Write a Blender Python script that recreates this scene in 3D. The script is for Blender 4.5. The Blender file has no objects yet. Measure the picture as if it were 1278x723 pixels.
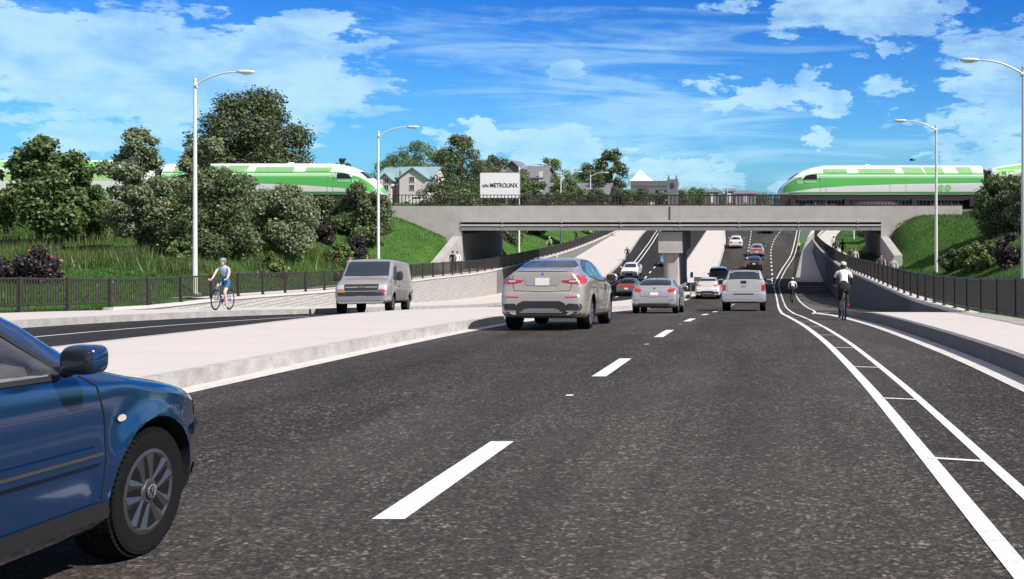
import bpy, bmesh, math, random
import numpy as np
from mathutils import Vector, Matrix, Euler, Quaternion
from mathutils.bvhtree import BVHTree
PI = math.pi
random.seed(7)
SC = bpy.context.scene
COL = SC.collection

# ------------------------------------------------------------------ camera
# view axis runs along the road (+Y); the picture is an off-centre crop (lens shift)
cam_d = bpy.data.cameras.new('camera')
cam_d.sensor_width = 36.0
cam_d.lens = 36.0 * 1300 / 1278
cam_d.shift_x = -(955 - 639) / 1278
cam_d.shift_y = -(361.5 - 250) / 1278
cam_d.clip_start = 0.1
cam_d.clip_end = 6000
cam = bpy.data.objects.new('camera', cam_d)
cam.location = (0, 0, 0)
cam.rotation_euler = (PI / 2, 0, 0)
COL.objects.link(cam)
SC.camera = cam
SC.render.resolution_x, SC.render.resolution_y = 1024, 579
SC.view_settings.view_transform = 'Standard'
SC.view_settings.look = 'None'
SC.view_settings.exposure = 0.28
SC.view_settings.gamma = 1.0

# ------------------------------------------------------------------ sun and sky
SUN = Vector((0.64, -0.33, 0.74)).normalized()          # direction towards the sun
sl = bpy.data.lights.new('sun', 'SUN')
sl.energy = 5.0
sl.angle = math.radians(0.5)
sl.color = (1.0, 0.945, 0.87)
so = bpy.data.objects.new('sun', sl)
so.rotation_euler = SUN.to_track_quat('Z', 'Y').to_euler()
so.location = (40, -30, 60)
COL.objects.link(so)

world = bpy.data.worlds.new('World')
SC.world = world
world.use_nodes = True


class N:
    """tiny node-graph helper"""
    def __init__(s, nt):
        s.nt = nt

    def new(s, t, **kw):
        n = s.nt.nodes.new(t)
        for k, v in kw.items():
            setattr(n, k, v)
        return n

    def put(s, sock, v):
        if isinstance(v, bpy.types.NodeSocket):
            s.nt.links.new(v, sock)
        else:
            sock.default_value = v

    def m(s, op, a, b=None, c=None, clamp=False):
        n = s.new('ShaderNodeMath', operation=op)
        n.use_clamp = clamp
        s.put(n.inputs[0], a)
        if b is not None:
            s.put(n.inputs[1], b)
        if c is not None:
            s.put(n.inputs[2], c)
        return n.outputs[0]

    def mix(s, f, a, b, t='MIX'):
        n = s.new('ShaderNodeMix', data_type='RGBA', blend_type=t)
        s.put(n.inputs[0], f)
        s.put(n.inputs[6], a if isinstance(a, bpy.types.NodeSocket) else (*a, 1))
        s.put(n.inputs[7], b if isinstance(b, bpy.types.NodeSocket) else (*b, 1))
        return n.outputs[2]

    def noise(s, vec, scale, detail=4, rough=0.55, dist=0.0):
        n = s.new('ShaderNodeTexNoise')
        if vec is not None:
            s.put(n.inputs['Vector'], vec)
        n.inputs['Scale'].default_value = scale
        n.inputs['Detail'].default_value = detail
        n.inputs['Roughness'].default_value = rough
        n.inputs['Distortion'].default_value = dist
        return n.outputs['Fac']

    def ramp(s, f, stops):
        n = s.new('ShaderNodeValToRGB')
        el = n.color_ramp.elements
        while len(el) < len(stops):
            el.new(0.5)
        for e, (p, c) in zip(el, stops):
            e.position = p
            e.color = (*c, 1) if len(c) == 3 else c
        s.put(n.inputs[0], f)
        return n.outputs[0]

    def maprange(s, v, a, b, c=0.0, d=1.0, smooth=False):
        n = s.new('ShaderNodeMapRange')
        if smooth:
            n.interpolation_type = 'SMOOTHSTEP'
        s.put(n.inputs[0], v)
        for i, q in enumerate((a, b, c, d)):
            s.put(n.inputs[i + 1], q)
        return n.outputs[0]

    def mapping(s, vec, scale=(1, 1, 1), loc=(0, 0, 0)):
        n = s.new('ShaderNodeMapping')
        s.put(n.inputs[0], vec)
        n.inputs['Scale'].default_value = scale
        n.inputs['Location'].default_value = loc
        return n.outputs[0]


def build_world():
    nt = world.node_tree
    nt.nodes.clear()
    g = N(nt)
    sky = g.new('ShaderNodeTexSky')
    sky.sky_type = 'NISHITA'
    sky.sun_disc = False
    sky.sun_elevation = math.asin(SUN.z)
    sky.sun_rotation = math.atan2(SUN.x, SUN.y)
    sky.air_density = 1.0
    sky.dust_density = 0.3
    sky.ozone_density = 1.0
    tc = g.new('ShaderNodeTexCoord')
    d = tc.outputs['Generated']
    sp = g.new('ShaderNodeSeparateXYZ')
    g.put(sp.inputs[0], d)
    az = g.m('ARCTAN2', sp.outputs[0], sp.outputs[1])
    el = g.m('ARCSINE', sp.outputs[2])
    wv = g.mapping(d, (1, 1, 1.6))
    waz = g.m('ADD', az, g.m('ADD', g.m('MULTIPLY', g.m('SUBTRACT', g.noise(wv, 14.0, 7, .65), .5), .085), g.m('MULTIPLY', g.m('SUBTRACT', g.noise(wv, 60.0, 4, .65), .5), .022)))
    wel = g.m('ADD', el, g.m('ADD', g.m('MULTIPLY', g.m('SUBTRACT', g.noise(g.mapping(d, (1, 1, 1.6), (7, 3, 5)), 15.0, 7, .65), .5), .055), g.m('MULTIPLY', g.m('SUBTRACT', g.noise(g.mapping(d, (1, 1, 1.6), (2, 9, 5)), 60.0, 4, .65), .5), .016)))
    # clear-sky colour: the physical sky, pushed to a deeper blue
    hs = g.new('ShaderNodeHueSaturation')
    hs.inputs['Hue'].default_value = 0.497
    hs.inputs['Saturation'].default_value = 1.0
    hs.inputs['Value'].default_value = 0.98
    g.put(hs.inputs['Color'], sky.outputs[0])
    clear = hs.outputs[0]
    deep = g.maprange(el, 0.02, 0.24, 0.0, 1.0, True)
    clear = g.mix(1.0, clear, g.mix(deep, (0.32, 0.84, 1.55), (0.09, 0.50, 1.33)), 'MULTIPLY')
    # clouds: blobs at fixed bearings (radians), broken up by fractal noise
    vec = g.mapping(d, (1, 1, 2.4))
    n1 = g.noise(vec, 9.0, 8, 0.6, 0.4)
    n2 = g.noise(g.mapping(d, (1, 1, 3.2), (3.1, 1.7, .4)), 26.0, 6, 0.62, 0.3)
    n3 = g.noise(g.mapping(d, (.8, .8, 7.0), (5.1, 2.7, .9)), 7.0, 6, 0.62, 1.0)   # streaks

    def blob(px, py, rx, ry, amp):
        a0 = math.atan2(px - 955, 1300)
        e0 = math.atan2(250 - py, math.hypot(px - 955, 1300))
        k = math.cos(a0) ** 2 / 1300
        ra, re = rx * k, ry * math.cos(a0) / 1300
        u = g.m('DIVIDE', g.m('SUBTRACT', waz, a0), ra)
        v = g.m('DIVIDE', g.m('SUBTRACT', wel, e0), re)
        r2 = g.m('ADD', g.m('MULTIPLY', u, u), g.m('MULTIPLY', v, v))
        r = g.m('SQRT', r2)
        return g.maprange(r, 0.15, 1.6, amp * 1.12, 0.0, True)

    def total(lst):
        t = None
        for b in lst:
            s_ = blob(*b)
            t = s_ if t is None else g.m('MAXIMUM', t, s_)
        return t
    solid = total([(200, 75, 250, 85, 1.0), (370, 95, 110, 95, 1.0), (90, 95, 150, 70, 1), (40, 50, 90, 60, .7),
                   (115, 172, 100, 24, .95), (215, 172, 45, 22, .9), (60, 205, 120, 22, .8),
                   (600, 178, 50, 28, 1.25), (695, 190, 72, 36, 1.3), (545, 174, 34, 16, .9), (755, 205, 50, 26, .9),
                   (705, 88, 38, 18, .95), (1100, 22, 130, 36, .95), (990, 30, 50, 26, .8), (1270, 70, 90, 50, .9),
                   (1240, 140, 90, 60, .85), (1280, 200, 120, 50, .8), (1110, 112, 34, 22, .75), (1112, 62, 26, 12, .8),
                   (1030, 170, 28, 11, .95), (1010, 92, 28, 14, .75), (850, 218, 78, 30, 1.1), (985, 228, 44, 18, .9),
                   (905, 5, 40, 16, .75), (1065, 72, 26, 9, .5), (955, 118, 120, 24, .75), (1040, 122, 34, 18, .8),
                   (780, 232, 60, 20, .6), (1190, 180, 50, 22, .6),
                   (-300, 60, 300, 110, .9), (1700, 90, 300, 90, .9)])
    wisp = total([(560, 45, 150, 40, .55), (800, 150, 230, 62, .8), (760, 60, 130, 50, .55), (560, 130, 60, 30, .4),
                  (1040, 205, 260, 60, .55), (680, 140, 90, 30, .4), (900, 60, 240, 40, .35), (60, 30, 120, 60, .4)])
    nn = g.m('ADD', g.m('MULTIPLY', g.m('SUBTRACT', n1, 0.5), 2.0), g.m('MULTIPLY', g.m('SUBTRACT', n2, 0.5), 1.9))
    dens = g.maprange(g.m('ADD', solid, nn), 0.44, 0.72, 0.0, 1.0, True)
    puff = g.noise(g.mapping(d, (1, 1, 1.9), (4, 1, 8)), 13.0, 7, .58, .2)
    inner = g.maprange(g.m('ADD', g.m('MULTIPLY', puff, .8), g.m('MULTIPLY', n3, .25)), 0.38, 0.64, 0.42, 1.0, True)
    dens = g.m('MULTIPLY', dens, inner)
    wd = g.maprange(g.m('ADD', wisp, g.m('MULTIPLY', g.m('SUBTRACT', n3, 0.5), 2.2)), 0.25, 1.15, 0.0, 0.62, True)
    dens = g.m('MAXIMUM', dens, wd)
    # out-of-frame sky: unseen neutral cloud added to take blue out of the ambient light
    away = g.maprange(n1, 0.40, 0.56, 0.35, 1.0, True)
    hi = g.maprange(el, 0.24, 0.40, 0.0, 1.0, True)
    back = g.maprange(sp.outputs[1], 0.25, -0.1, 0.0, 1.0, True)
    hi = g.m('MAXIMUM', hi, back)
    dens = g.m('MAXIMUM', dens, g.m('MULTIPLY', away, hi))
    cloud = g.mix(g.maprange(el, 0.0, 0.2, 0, 1), (6.0, 9.2, 11.0), (5.0, 7.9, 10.3))
    cloud = g.mix(hi, cloud, (4.5, 4.4, 4.45))
    colr = g.mix(g.m('MULTIPLY', dens, 0.90), clear, cloud)
    # below the horizon: plain ground tone
    colr = g.mix(g.maprange(el, -0.03, 0.0), (1.1, 1.05, 0.95), colr)
    bg = g.new('ShaderNodeBackground')
    g.put(bg.inputs[0], colr)
    bg.inputs[1].default_value = 0.082
    out = g.new('ShaderNodeOutputWorld')
    nt.links.new(bg.outputs[0], out.inputs[0])


build_world()

# ------------------------------------------------------------------ materials
MATS = {}


def mat(name, color, rough=0.6, metal=0.0, var=0.0, vscale=4.0, bump=0.0, bscale=20.0, coat=0.0, spec=0.5, dirt=None):
    if name in MATS:
        return MATS[name]
    m = bpy.data.materials.new(name)
    m.use_nodes = True
    nt = m.node_tree
    g = N(nt)
    p = nt.nodes['Principled BSDF']
    p.inputs['Base Color'].default_value = (*color, 1)
    p.inputs['Roughness'].default_value = rough
    p.inputs['Metallic'].default_value = metal
    p.inputs['Specular IOR Level'].default_value = spec
    if coat:
        p.inputs['Coat Weight'].default_value = coat
        p.inputs['Coat Roughness'].default_value = 0.06
    tc = g.new('ShaderNodeTexCoord').outputs['Object']
    if var:
        f = g.noise(tc, vscale, 6, 0.6)
        f2 = g.noise(tc, vscale * 9, 3, 0.6)
        ff = g.m('ADD', g.m('MULTIPLY', f, .7), g.m('MULTIPLY', f2, .3))
        lo = tuple(c * (1 - var) for c in color)
        hi_ = tuple(min(1, c * (1 + var)) for c in color)
        c = g.mix(g.maprange(ff, .33, .67), lo, hi_)
        if dirt:
            sc_ = g.mapping(tc, (1.6, 1.6, .22))
            st = g.maprange(g.noise(sc_, 1.7, 5, .65), .56, .74, 0, .5, True)
            c = g.mix(st, c, dirt)
        g.put(p.inputs['Base Color'], c)
        g.put(p.inputs['Roughness'], g.maprange(f, .3, .7, max(.02, rough - .08), min(1, rough + .08)))
    if bump:
        b = g.new('ShaderNodeBump')
        b.inputs['Strength'].default_value = bump
        b.inputs['Distance'].default_value = 0.02
        g.put(b.inputs['Height'], g.noise(tc, bscale, 5, .6))
        g.put(p.inputs['Normal'], b.outputs[0])
    MATS[name] = m
    return m


def asphalt(name, lo, hi, patch):
    m = bpy.data.materials.new(name)
    m.use_nodes = True
    nt = m.node_tree
    g = N(nt)
    p = nt.nodes['Principled BSDF']
    tc = g.new('ShaderNodeTexCoord').outputs['Object']
    fine = g.noise(tc, 42.0, 4, .8)
    mid = g.noise(tc, 11.0, 5, .75)
    big = g.noise(g.mapping(tc, (1, .35, 1)), .9, 5, .62)
    huge = g.noise(g.mapping(tc, (1, .12, 1)), .35, 3, .55)
    def cells(sc):
        v = g.new('ShaderNodeTexVoronoi')
        g.put(v.inputs['Vector'], tc)
        v.inputs['Scale'].default_value = sc
        q = g.new('ShaderNodeSeparateXYZ')
        g.put(q.inputs[0], v.outputs['Color'])
        return q.outputs[0]
    g1, g2 = cells(48.0), cells(95.0)
    f = g.m('ADD', g.m('ADD', g.m('MULTIPLY', g1, .34), g.m('MULTIPLY', g2, .30)), g.m('MULTIPLY', mid, .42))
    c = g.mix(g.maprange(f, .34, .84), lo, hi)
    stone = g.m('MULTIPLY', g.maprange(g1, .84, .92, 0, 1), g.m('MULTIPLY', g.maprange(mid, .42, .6, 0.1, .9), g.maprange(g.noise(tc, 1.3, 4, .6), .36, .60, .35, 1.0)))
    c = g.mix(stone, c, patch)
    c = g.mix(g.maprange(big, .35, .7, .0, .38), c, tuple(x * .55 for x in lo))
    c = g.mix(g.maprange(huge, .45, .7, .0, .10), c, patch)
    # long narrow streaks left by tyres
    tr = g.noise(g.mapping(tc, (2.2, .03, 1)), 1.0, 2, .5)
    c = g.mix(g.maprange(tr, .5, .68, 0, .22), c, tuple(x * .55 for x in lo))
    g.put(p.inputs['Base Color'], c)
    g.put(p.inputs['Roughness'], g.maprange(mid, .3, .7, .72, .95))
    p.inputs['Specular IOR Level'].default_value = .3
    b = g.new('ShaderNodeBump')
    b.inputs['Strength'].default_value = .7
    b.inputs['Distance'].default_value = .012
    g.put(b.inputs['Height'], f)
    g.put(p.inputs['Normal'], b.outputs[0])
    return m


M_ASPH = asphalt('asphalt', (.0035, .0028, .0022), (.100, .082, .067), (.32, .28, .24))
M_ASPH2 = asphalt('asphalt_dark', (.012, .011, .0105), (.034, .032, .030), (.075, .07, .066))


def paving(name, col, joint=3.0):
    m = bpy.data.materials.new(name)
    m.use_nodes = True
    nt = m.node_tree
    g = N(nt)
    p = nt.nodes['Principled BSDF']
    tc = g.new('ShaderNodeTexCoord').outputs['Object']
    a = g.noise(tc, .7, 6, .6)
    b_ = g.noise(tc, 14, 5, .7)
    c = g.mix(g.maprange(a, .3, .7), tuple(x * .93 for x in col), col)
    c = g.mix(g.maprange(b_, .50, .76, 0, .25), c, tuple(x * .7 for x in col))
    sp = g.new('ShaderNodeSeparateXYZ')
    g.put(sp.inputs[0], tc)
    j = None
    for k, per in ((0, joint), (1, joint)):
        w = g.m('ABSOLUTE', g.m('SUBTRACT', g.m('FRACT', g.m('DIVIDE', sp.outputs[k], per)), .5))
        w = g.maprange(w, .4955, .4985, 0, 1)
        j = w if j is None else g.m('MAXIMUM', j, w)
    c = g.mix(g.m('MULTIPLY', j, .6), c, tuple(x * .45 for x in col))
    g.put(p.inputs['Base Color'], c)
    p.inputs['Roughness'].default_value = .85
    p.inputs['Specular IOR Level'].default_value = .3
    bm_ = g.new('ShaderNodeBump')
    bm_.inputs['Strength'].default_value = .25
    bm_.inputs['Distance'].default_value = .01
    g.put(bm_.inputs['Height'], b_)
    g.put(p.inputs['Normal'], bm_.outputs[0])
    return m


M_PAVE = paving('concrete_paving', (.585, .535, .50))
M_KERB = mat('kerb_concrete', (.42, .395, .37), .9, var=.28, vscale=3, bump=.4, bscale=30)
M_GUT = mat('gutter_concrete', (.58, .545, .52), .88, var=.14, vscale=4, bump=.2, bscale=30)
M_CONC = mat('bridge_concrete', (.46, .43, .41), .85, var=.13, vscale=.9, bump=.25, bscale=9, dirt=(.36, .33, .31))
M_CONC2 = mat('wall_concrete', (.40, .385, .37), .85, var=.14, vscale=.8, bump=.25, bscale=8, dirt=(.25, .24, .23))
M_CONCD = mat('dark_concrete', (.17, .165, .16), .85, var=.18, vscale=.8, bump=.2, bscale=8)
M_PAINT = mat('road_paint', (.70, .69, .67), .7, var=.22, vscale=13)
M_GREENP = mat('green_road_paint', (.055, .13, .05), .8, var=.2, vscale=6)
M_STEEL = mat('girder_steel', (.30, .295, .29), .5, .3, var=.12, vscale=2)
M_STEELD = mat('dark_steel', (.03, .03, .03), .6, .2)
M_KERB_SHADE = mat('shaded_kerb_concrete', (.13, .13, .135), .9, var=.25, vscale=3, bump=.4, bscale=30)  # right kerb faces away from the sun; its shade is put into this colour
M_FENCE = mat('fence_paint', (.040, .034, .030), .5, .1, var=.2, vscale=3)
M_LAMP = mat('lamp_post_paint', (.74, .75, .74), .35, .1, var=.05, vscale=2)
M_PIPE = mat('pipe_grey', (.46, .455, .45), .45, .1, var=.1, vscale=2)
M_GLOBE = mat('lamp_lens', (.8, .82, .8), .2)
M_BARK = mat('bark', (.075, .055, .042), .9, var=.35, vscale=6, bump=.8, bscale=14)
M_BALLAST = mat('ballast', (.20, .185, .17), .95, var=.4, vscale=10, bump=1.0, bscale=30)
M_RAIL = mat('rail_steel', (.20, .16, .14), .4, .7)
M_WHITE = mat('white_board', (.90, .90, .89), .45)
M_BLACK = mat('black_lettering', (.015, .015, .017), .5)


def brick_wall(name, col):
    m = bpy.data.materials.new(name)
    m.use_nodes = True
    nt = m.node_tree
    g = N(nt)
    p = nt.nodes['Principled BSDF']
    tc = g.new('ShaderNodeTexCoord').outputs['Object']
    sp = g.new('ShaderNodeSeparateXYZ')
    g.put(sp.inputs[0], tc)
    cb = g.new('ShaderNodeCombineXYZ')
    g.put(cb.inputs[0], sp.outputs[1])
    g.put(cb.inputs[1], sp.outputs[2])
    b = g.new('ShaderNodeTexBrick')
    g.put(b.inputs['Vector'], cb.outputs[0])
    b.inputs['Color1'].default_value = (*col, 1)
    b.inputs['Color2'].default_value = (*[c * .82 for c in col], 1)
    b.inputs['Mortar'].default_value = (*[c * .66 for c in col], 1)
    b.inputs['Scale'].default_value = 1.0
    b.inputs['Mortar Size'].default_value = .022
    b.inputs['Brick Width'].default_value = .40
    b.inputs['Row Height'].default_value = .15
    n = g.noise(tc, 5, 5, .65)
    c = g.mix(g.maprange(n, .4, .7, 0, .3), b.outputs['Color'], tuple(c * .6 for c in col))
    g.put(p.inputs['Base Color'], c)
    p.inputs['Roughness'].default_value = .9
    bm_ = g.new('ShaderNodeBump')
    bm_.inputs['Strength'].default_value = .8
    bm_.inputs['Distance'].default_value = .05
    h = g.m('ADD', g.m('MULTIPLY', b.outputs['Fac'], -1.0), g.m('MULTIPLY', n, .8))
    g.put(bm_.inputs['Height'], h)
    g.put(p.inputs['Normal'], bm_.outputs[0])
    return m


M_BLOCK = brick_wall('textured_block_wall', (.50, .48, .46))


def ground_mat():
    m = bpy.data.materials.new('grassy_ground')
    m.use_nodes = True
    nt = m.node_tree
    g = N(nt)
    p = nt.nodes['Principled BSDF']
    tc = g.new('ShaderNodeTexCoord').outputs['Object']
    a = g.noise(tc, .35, 5, .6)
    b_ = g.noise(tc, 7, 5, .75)
    c = g.mix(g.maprange(a, .35, .65), (.050, .125, .022), (.085, .185, .036))
    c = g.mix(g.maprange(b_, .42, .7, 0, .6), c, (.034, .075, .018))
    g.put(p.inputs['Base Color'], c)
    p.inputs['Roughness'].default_value = .95
    p.inputs['Specular IOR Level'].default_value = .15
    bm_ = g.new('ShaderNodeBump')
    bm_.inputs['Strength'].default_value = 1
    bm_.inputs['Distance'].default_value = .1
    g.put(bm_.inputs['Height'], b_)
    g.put(p.inputs['Normal'], bm_.outputs[0])
    return m


M_GROUND = ground_mat()


def leaf_mat(name, c1, c2, trans=.32):
    m = bpy.data.materials.new(name)
    m.use_nodes = True
    nt = m.node_tree
    g = N(nt)
    p = nt.nodes['Principled BSDF']
    at = g.new('ShaderNodeAttribute')
    at.attribute_name = 'tint'
    tc = g.new('ShaderNodeTexCoord').outputs['Object']
    n = g.noise(tc, .9, 3, .6)
    f = g.m('ADD', g.m('MULTIPLY', at.outputs['Fac'], .65), g.m('MULTIPLY', n, .35))
    c = g.mix(g.maprange(f, .2, .8), c1, c2)
    g.put(p.inputs['Base Color'], c)
    p.inputs['Roughness'].default_value = .48
    p.inputs['Specular IOR Level'].default_value = .5
    tr = g.new('ShaderNodeBsdfTranslucent')
    g.put(tr.inputs[0], c)
    mx = g.new('ShaderNodeMixShader')
    mx.inputs[0].default_value = trans
    nt.links.new(p.outputs[0], mx.inputs[1])
    nt.links.new(tr.outputs[0], mx.inputs[2])
    nt.links.new(mx.outputs[0], nt.nodes['Material Output'].inputs[0])
    return m


L_DARK = leaf_mat('leaf_dark_green', (.052, .084, .032), (.195, .255, .115))
L_MAPLE = leaf_mat('leaf_maple', (.040, .078, .020), (.190, .270, .092))
L_MID = leaf_mat('leaf_mid_green', (.105, .145, .066), (.310, .370, .205))
L_OLIVE = leaf_mat('leaf_olive', (.050, .070, .028), (.160, .205, .090))
L_LIGHT = leaf_mat('leaf_light_green', (.085, .145, .036), (.220, .300, .105))
L_PURPLE = leaf_mat('leaf_dark_purple', (.016, .013, .014), (.070, .048, .056), .1)
L_GRASS = leaf_mat('grass_blade', (.032, .080, .014), (.085, .165, .034), .3)
L_TALL = leaf_mat('tall_grass_blade', (.055, .098, .022), (.165, .215, .070), .35)
M_PINK = mat('pink_petal', (.42, .075, .12), .7)


# ------------------------------------------------------------------ mesh helpers
def pchip(xs, ys):
    xs = np.array(xs, float)
    ys = np.array(ys, float)
    h = np.diff(xs)
    d = np.diff(ys) / h
    m = np.zeros_like(ys)
    for i in range(1, len(xs) - 1):
        if d[i - 1] * d[i] > 0:
            w1, w2 = 2 * h[i] + h[i - 1], h[i] + 2 * h[i - 1]
            m[i] = (w1 + w2) / (w1 / d[i - 1] + w2 / d[i])
    m[0], m[-1] = d[0], d[-1]

    def f(x):
        x = np.asarray(x, float)
        i = np.clip(np.searchsorted(xs, x) - 1, 0, len(xs) - 2)
        t = np.clip((x - xs[i]) / h[i], 0, 1)
        t2, t3 = t * t, t * t * t
        return (2 * t3 - 3 * t2 + 1) * ys[i] + (t3 - 2 * t2 + t) * h[i] * m[i] + (-2 * t3 + 3 * t2) * ys[i + 1] + (t3 - t2) * h[i] * m[i + 1]
    return f


def link(o, parent=None):
    COL.objects.link(o)
    if parent is not None:
        o.parent = parent
    return o


def finish(me, mats, smooth=None):
    if not isinstance(mats, (list, tuple)):
        mats = [mats]
    for m in mats:
        me.materials.append(m)
    if smooth is not None:
        me.polygons.foreach_set('use_smooth', [True] * len(me.polygons))
        me.set_sharp_from_angle(angle=math.radians(smooth))
    me.update()


class MB:
    def __init__(s):
        s.v, s.f, s.m = [], [], []

    def add(s, vs, fs, m=0):
        o = len(s.v)
        s.v.extend([tuple(v) for v in vs])
        s.f.extend([tuple(i + o for i in f) for f in fs])
        s.m.extend([m] * len(fs))
        return s

    def box(s, x0, x1, y0, y1, z0, z1, m=0, M=None):
        vs = [Vector(p) for p in ((x0, y0, z0), (x1, y0, z0), (x1, y1, z0), (x0, y1, z0), (x0, y0, z1), (x1, y0, z1), (x1, y1, z1), (x0, y1, z1))]
        if M is not None:
            vs = [M @ v for v in vs]
        return s.add(vs, [(0, 3, 2, 1), (4, 5, 6, 7), (0, 1, 5, 4), (1, 2, 6, 5), (2, 3, 7, 6), (3, 0, 4, 7)], m)

    def tube(s, p0, p1, r0, r1=None, n=8, m=0):
        return s.path([p0, p1], [r0, r0 if r1 is None else r1], n, m)

    def path(s, pts, r, n=8, m=0, closed=False):
        pts = [Vector(p) for p in pts]
        if not isinstance(r, (list, tuple)):
            r = [r] * len(pts)
        vs, fs = [], []
        up = None
        L = len(pts)
        for i, p in enumerate(pts):
            if closed:
                t = pts[(i + 1) % L] - pts[i - 1]
            else:
                t = pts[min(i + 1, L - 1)] - pts[max(i - 1, 0)]
            t.normalize()
            if up is None:
                up = Vector((0, 0, 1)) if abs(t.z) < .9 else Vector((1, 0, 0))
            a = t.cross(up)
            if a.length < 1e-5:
                a = t.orthogonal()
            a.normalize()
            b = a.cross(t).normalized()
            up = b
            for k in range(n):
                w = 2 * PI * k / n
                vs.append(p + a * (r[i] * math.cos(w)) + b * (r[i] * math.sin(w)))
        for i in range(L if closed else L - 1):
            j = (i + 1) % L
            for k in range(n):
                q = (k + 1) % n
                fs.append((i * n + k, i * n + q, j * n + q, j * n + k))
        if not closed:
            fs.append(tuple(range(n - 1, -1, -1)))
            fs.append(tuple((L - 1) * n + k for k in range(n)))
        return s.add(vs, fs, m)

    def lathe(s, prof, c=(0, 0, 0), axis=(1, 0, 0), n=24, m=0, closed=False):
        """prof: (radius, offset along the axis)"""
        ax = Vector(axis).normalized()
        a = ax.orthogonal().normalized()
        b = ax.cross(a)
        c = Vector(c)
        vs, fs = [], []
        P = len(prof)
        for k in range(n):
            w = 2 * PI * k / n
            rd = a * math.cos(w) + b * math.sin(w)
            for (r, h) in prof:
                vs.append(c + ax * h + rd * r)
        for k in range(n):
            q = (k + 1) % n
            for i in range(P if closed else P - 1):
                j = (i + 1) % P
                fs.append((k * P + i, q * P + i, q * P + j, k * P + j))
        if not closed:
            if prof[0][0] > 1e-6:
                fs.append(tuple(k * P for k in range(n)))
            if prof[-1][0] > 1e-6:
                fs.append(tuple(k * P + P - 1 for k in range(n - 1, -1, -1)))
        return s.add(vs, fs, m)

    def prism(s, poly, axis, a0, a1, m=0):
        """poly in the plane across the axis, extruded a0..a1"""
        def mk(p, a):
            u, v = p
            return {'x': (a, u, v), 'y': (u, a, v), 'z': (u, v, a)}[axis]
        n = len(poly)
        vs = [mk(p, a0) for p in poly] + [mk(p, a1) for p in poly]
        fs = [tuple(range(n - 1, -1, -1)), tuple(range(n, 2 * n))]
        fs += [(i, (i + 1) % n, n + (i + 1) % n, n + i) for i in range(n)]
        return s.add(vs, fs, m)

    def ell(s, c, r, n=14, k=9, m=0, e=1.0, M=None):
        """(super)ellipsoid"""
        def sg(x):
            return math.copysign(abs(x) ** e, x)
        vs, fs = [], []
        for i in range(k + 1):
            th = -PI / 2 + PI * i / k
            for j in range(n):
                ph = 2 * PI * j / n
                q = Vector((r[0] * sg(math.cos(th)) * sg(math.cos(ph)), r[1] * sg(math.cos(th)) * sg(math.sin(ph)), r[2] * sg(math.sin(th))))
                if M is not None:
                    q = M @ q
                vs.append(Vector(c) + q)
        for i in range(k):
            for j in range(n):
                q = (j + 1) % n
                fs.append((i * n + j, i * n + q, (i + 1) * n + q, (i + 1) * n + j))
        return s.add(vs, fs, m)

    def grid(s, rows, m=0):
        """rows: list of equally long point lists -> quad sheet"""
        R, C = len(rows), len(rows[0])
        vs = [p for r in rows for p in r]
        fs = [(i * C + j, i * C + j + 1, (i + 1) * C + j + 1, (i + 1) * C + j) for i in range(R - 1) for j in range(C - 1)]
        return s.add(vs, fs, m)

    def mesh(s, name, mats, smooth=None, merge=False):
        me = bpy.data.meshes.new(name)
        me.from_pydata([tuple(v) for v in s.v], [], s.f)
        if len(set(s.m)) > 1:
            me.polygons.foreach_set('material_index', s.m)
        bm = bmesh.new()
        bm.from_mesh(me)
        if merge:
            bmesh.ops.remove_doubles(bm, verts=bm.verts, dist=1e-4)
        bmesh.ops.recalc_face_normals(bm, faces=bm.faces)
        bm.to_mesh(me)
        bm.free()
        finish(me, mats, smooth)
        return me

    def build(s, name, mats, parent=None, smooth=None, merge=False):
        return link(bpy.data.objects.new(name, s.mesh(name, mats, smooth, merge)), parent)


def tag(o, label, cat, group=None):
    o['label'] = label
    o['category'] = cat
    if group:
        o['group'] = group
    return o


def structure(o):
    o['kind'] = 'structure'
    return o


def stuff(o, label, cat):
    o['kind'] = 'stuff'
    o['label'] = label
    o['category'] = cat
    return o


def thing(name, loc, label, cat, group=None, rot=(0, 0, 0)):
    e = bpy.data.objects.new(name, None)
    e.empty_display_size = .2
    e.location = loc
    e.rotation_euler = rot
    COL.objects.link(e)
    return tag(e, label, cat, group)


def kids(o):
    return [c for c in bpy.data.objects if c.parent == o]


def dup(o, parent=None, loc=None, rot=None, label=None, group=None, scale=None, only=None):
    c = o.copy()
    COL.objects.link(c)
    c.parent = parent
    if loc is not None:
        c.location = loc
    if rot is not None:
        c.rotation_euler = rot
    if scale is not None:
        c.scale = scale
    if label:
        c['label'] = label
    if group:
        c['group'] = group
    for k in kids(o):
        dup(k, c)
    return c


def evaluated(o):
    dg = bpy.context.evaluated_depsgraph_get()
    dg.update()
    return bpy.data.meshes.new_from_object(o.evaluated_get(dg), depsgraph=dg)


def text_mesh(name, s, size, bold=0.0, depth=.004, m=None, align='CENTER', spacing=1.0):
    cu = bpy.data.curves.new('tmp', 'FONT')
    cu.body = s
    cu.size = size
    cu.extrude = depth
    cu.offset = bold
    cu.align_x = align
    cu.align_y = 'CENTER'
    cu.space_character = spacing
    o = bpy.data.objects.new('tmp', cu)
    COL.objects.link(o)
    me = evaluated(o)
    bpy.data.objects.remove(o)
    me.name = name
    me.materials.clear()
    me.materials.append(m or M_BLACK)
    return me


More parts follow.
